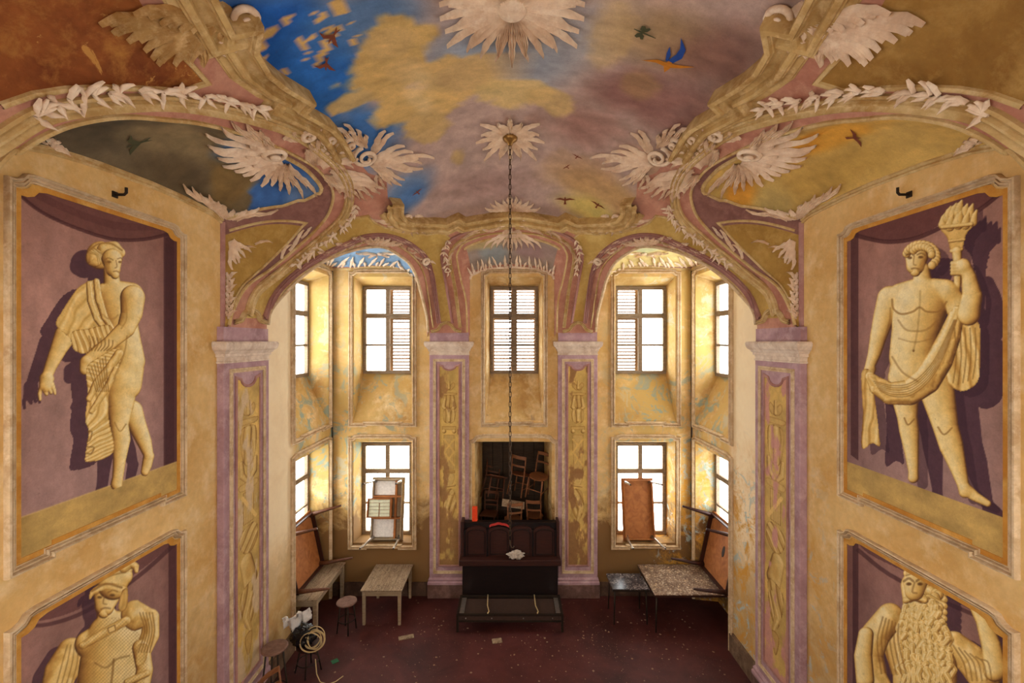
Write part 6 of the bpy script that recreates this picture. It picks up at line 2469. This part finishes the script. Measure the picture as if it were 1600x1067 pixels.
GRP = 'old chairs piled in the dark niche'
E_ = lambda x, y, z, rz, rx=0, ry=0: Matrix.Translation((x, y, z)) @ Matrix.Rotation(rz, 4, 'Z') @ Matrix.Rotation(rx, 4, 'X') @ Matrix.Rotation(ry, 4, 'Y')
ca = make_chair('old_chair', 'bentwood chair perched highest on the right of the niche pile', M['chairwood'], 0)
ca['group'] = GRP
ca.matrix_world = E_(.56, 10.08, 2.07, -.5, .10, .16) @ Matrix.Scale(1.1, 4)
cb = make_chair('old_chair', 'dark ladder backed chair tipped over at the left of the niche pile', M['chairdark'], 1)
cb['group'] = GRP
cb.matrix_world = E_(-.46, 10.22, 1.98, .45, -.30, .30) @ Matrix.Scale(1.1, 4)
copy_tree(ca, E_(.14, 10.25, 2.06, 2.7, .12, -.1) @ Matrix.Scale(1.05, 4), 'round seated chair in the middle of the niche pile, back turned', GRP)
copy_tree(ca, E_(.52, 10.15, 1.165, 3.0, 0, 0), 'chair at the lower right of the niche pile, under the perched one', GRP)
copy_tree(cb, E_(-.53, 10.3, 1.165, -.2, 0, 0), 'chair at the lower left of the niche pile, under the tipped one', GRP)
copy_tree(ca, E_(.02, 9.98, 1.165, 3.35, 0, 0), 'chair at the foot of the niche pile between the lower two', GRP)
cd = make_chair('wooden_chair', 'orange brown wooden chair beside the tall stool, mostly out of frame', M['chairwood'], 0)
cd.matrix_world = E_(-3.24, 6.20, 0, 1.2, 0, 0)
lp = MB().box(-.26, .26, -.012, .012, 0, .16, Matrix.Rotation(-.5, 4, 'X')).build('loose_board', M['plank'], None, bevel=.003)
lp.matrix_world = E_(0.02, 9.93, 1.86, .15, 0, .2)
tag(lp, 'pale broken board caught among the piled chairs', 'board')

# --- dark cabinet with four arched panels in front of the niche
cx = -.04
t = thing('cabinet', 'dark wooden cabinet with four arched panels and a projecting ledge', 'cabinet', (cx, 9.4, 0))
MB().box(-1.0, 1.0, -.16, .17, .0, .93).build('base', M['blackwood'], t, bevel=.008)
MB().box(-1.06, 1.06, -.25, .17, .94, 1.06).build('ledge', M['darkwood'], t, bevel=.012)
MB().box(-1.0, 1.0, .02, .17, 1.06, 1.74).build('back', M['blackwood'], t, bevel=.008)
for sx in (-1, 1):
    MB().box(sx * 1.01 - .03, sx * 1.01 + .03, -.10, .17, 1.06, 1.80).build('side_panel', M['darkwood'], t, bevel=.008)
for k in range(4):
    x0 = -.96 + k * .48
    pts = [(x0 + .02, 1.07)] + [(x0 + .46, 1.07)] + [(x0 + .24 + .22 * math.cos(a), 1.58 + .10 * math.sin(a)) for a in np.linspace(0, PI, 13)]
    n = len(pts)
    MB().add([(x, -.05, z) for x, z in pts] + [(x, .015, z) for x, z in pts],
             [tuple(range(n))] + [tuple(range(2 * n - 1, n - 1, -1))] + [(i, n + i, n + (i + 1) % n, (i + 1) % n) for i in range(n)]).build('arched_panel', M['darkwood'], t)
    pp = [(x0 + .06, -.055, 1.10), (x0 + .42, -.055, 1.10)] + [(x0 + .24 + .18 * math.cos(a), -.055, 1.53 + .09 * math.sin(a)) for a in np.linspace(0, PI, 11)]
    MB().tube(pp + [pp[0]], .009, 6, False).build('bead', M['blackwood'], t)
for k in range(5):
    x0 = -.96 + k * .48
    MB().box(x0 - .018, x0 + .018, -.075, .015, 1.06, 1.62).build('stile', M['blackwood'], t, bevel=.005)
rg = lump('rag', 'pale grey rag crumpled on the cabinet ledge', 'rag', (.08, 9.22, 1.062), .10, M['rag'], 8, (1.5, .8, .8), .5, 2.5)
ob = MB().box(-.055, .055, -.05, .05, 0, .30).build('orange_box', M['orange'], None, bevel=.01)
ob.location = (-.80, 9.50, 1.745)
tag(ob, 'narrow orange box standing on the left end of the cabinet', 'box')
cl = []
cf = []
for i in range(13):
    for j in range(7):
        s, u = i / 12, j / 6
        cl.append((-.26 + .42 * s, -.065 + .10 * u, 1.705 + .055 * math.sin(s * PI) - .035 * abs(u - .6) + .006 * math.sin(s * 17)))
for i in range(12):
    for j in range(6):
        q = i * 7 + j
        cf.append((q, q + 7, q + 8, q + 1))
rc = mesh_obj('red_cloth', cl, cf, M['redcloth'], None, True)
rc.location = (-.22, 9.4, -.01)
md = rc.modifiers.new('thickness', 'SOLIDIFY')
md.thickness = .006
tag(rc, 'strip of red cloth laid over the second arched panel', 'cloth')

# --- low metal frame in front of the cabinet
t = thing('camp_bed', 'low dark metal bed frame with sagging sheet before the cabinet', 'bed', (cx, 8.84, 0))
hx, y0, y1, zt = 1.01, -.32, .30, .345
MB().box(-hx, hx, y0 - .02, y0 + .02, zt - .035, zt).box(-hx, hx, y0 - .02, y0 + .02, zt - .15, zt - .115).build('front_rail', M['iron'], t)
MB().box(-hx, hx, y0 - .012, y0 + .012, zt - .115, zt - .035).build('front_panel', M['rust'], t)
MB().box(-hx, hx, y1 - .02, y1 + .02, zt - .04, zt).build('back_rail', M['iron'], t)
for sx in (-1, 1):
    MB().box(sx * hx - .02, sx * hx + .02, y0 + .02, y1 - .02, zt - .04, zt).build('side_rail', M['iron'], t)
    MB().box(sx * (hx - .07) - .045, sx * (hx - .07) + .045, y0 + .03, y1 - .03, zt - .045, zt - .03).build('side_strip', M['steel'], t)
    for yy in (y0, y1):
        MB().box(sx * hx - .022, sx * hx + .022, yy - .022, yy + .022, 0, zt - .0).build('leg', M['iron'], t)
vs = [(-hx + .02 + (2 * hx - .04) * i / 12, y0 + .02 + (y1 - y0 - .04) * j / 6, zt - .055 - .02 * math.sin(PI * i / 12) * math.sin(PI * j / 6)) for i in range(13) for j in range(7)]
fs = [(i * 7 + j, (i + 1) * 7 + j, (i + 1) * 7 + j + 1, i * 7 + j + 1) for i in range(12) for j in range(6)]
mesh_obj('sheet', vs, fs, M['rust'], t, True)
for x in (-.46, .50):
    MB().tube([(x, y1, zt + .012), (x + .01, 0, zt - .03), (x + .05, y0 + .1, zt - .01), (x + .03, y0, zt + .012)], .012, 6).build('strap', M['cable'], t, True)
for x in (-.85, -.35, .26, .82):
    MB().lathe([(.001, -.012), (.012, -.01), (.012, 0), (.001, 0)], 10, (0, 0, 0), Matrix.Translation((x, y0 - .022, zt - .075)) @ Matrix.Rotation(PI / 2, 4, 'X')).build('bolt', M['steel'], t)

# --- small things on the floor
gc = MB().box(-.055, .055, -.05, .05, 0, .008).build('green_card', M['green'], None)
gc.location, gc.rotation_euler = (-3.10, 7.73, .001), (0, 0, .7)
tag(gc, 'small green printed card lying on the red floor', 'card')
for (x, y, rz, sx, sy, lb) in ((-2.0, 8.35, .3, .14, .05, 'flat grey plank offcut on the floor by the plank table'), (-.28, 8.25, .2, .09, .06, 'small pale board before the bed frame')):
    o = MB().box(-sx, sx, -sy, sy, 0, .016).build('wood_offcut', M['plank'], None)
    o.location, o.rotation_euler = (x, y, .001), (0, 0, rz)
    tag(o, lb, 'board')
rs_ = np.random.RandomState(21)
mb = MB()
for k in range(1500):
    if k % 3:
        x, y = rs_.uniform(-3.9, 3.9), rs_.uniform(6.4, 9.6)
    else:
        x, y = rs_.normal(rs_.choice([-1.9, 1.4, 2.6, .9]), .8), rs_.normal(8.3, .5)
    if not (-3.7 < x < 3.7 and 6.2 < y < 9.6):
        continue
    r = .004 + .022 * rs_.rand() ** 7
    n = rs_.randint(4, 7)
    a0 = rs_.rand() * 6
    hgt = .003 + r * .35
    vs = [(x + r * (.6 + .5 * rs_.rand()) * math.cos(a0 + 2 * PI * i / n), y + r * (.6 + .5 * rs_.rand()) * math.sin(a0 + 2 * PI * i / n), .001) for i in range(n)] + [(x, y, hgt)]
    mb.add(vs, [(i, (i + 1) % n, n) for i in range(n)])
pd = mb.build('plaster_debris', M['crumb'], None)
pd['kind'] = 'stuff'
pd['label'] = 'crumbs and flakes of fallen plaster scattered over the red floor'
pd['category'] = 'debris'
mb = MB()
for k in range(420):
    x, y = rs_.uniform(2.76, 4.2), rs_.uniform(8.5, 9.58)
    r = .005 + .02 * rs_.rand() ** 3
    n = 5
    a0 = rs_.rand() * 6
    vs = [(x + r * (.6 + .5 * rs_.rand()) * math.cos(a0 + 2 * PI * i / n), y + r * (.6 + .5 * rs_.rand()) * math.sin(a0 + 2 * PI * i / n), .751) for i in range(n)] + [(x, y, .754 + r * .3)]
    mb.add(vs, [(i, (i + 1) % n, n) for i in range(n)])
pd = mb.build('plaster_flakes', M['flake'], None)
pd['kind'] = 'stuff'
pd['label'] = 'pale plaster flakes lying on the wide table top'
pd['category'] = 'debris'

# cables running down the chapel corners
for sg, lb in ((-1, 'dark cable running down the far left corner'), (1, 'dark cable running down the far right corner')):
    pts = [(sg * (3.955 + .006 * math.sin(z * 5)), 9.72, z) for z in np.linspace(7.15, 2.0, 24)]
    o = MB().tube(pts, .012, 6).build('wall_cable', M['iron'], None, True)
    tag(o, lb, 'cable')
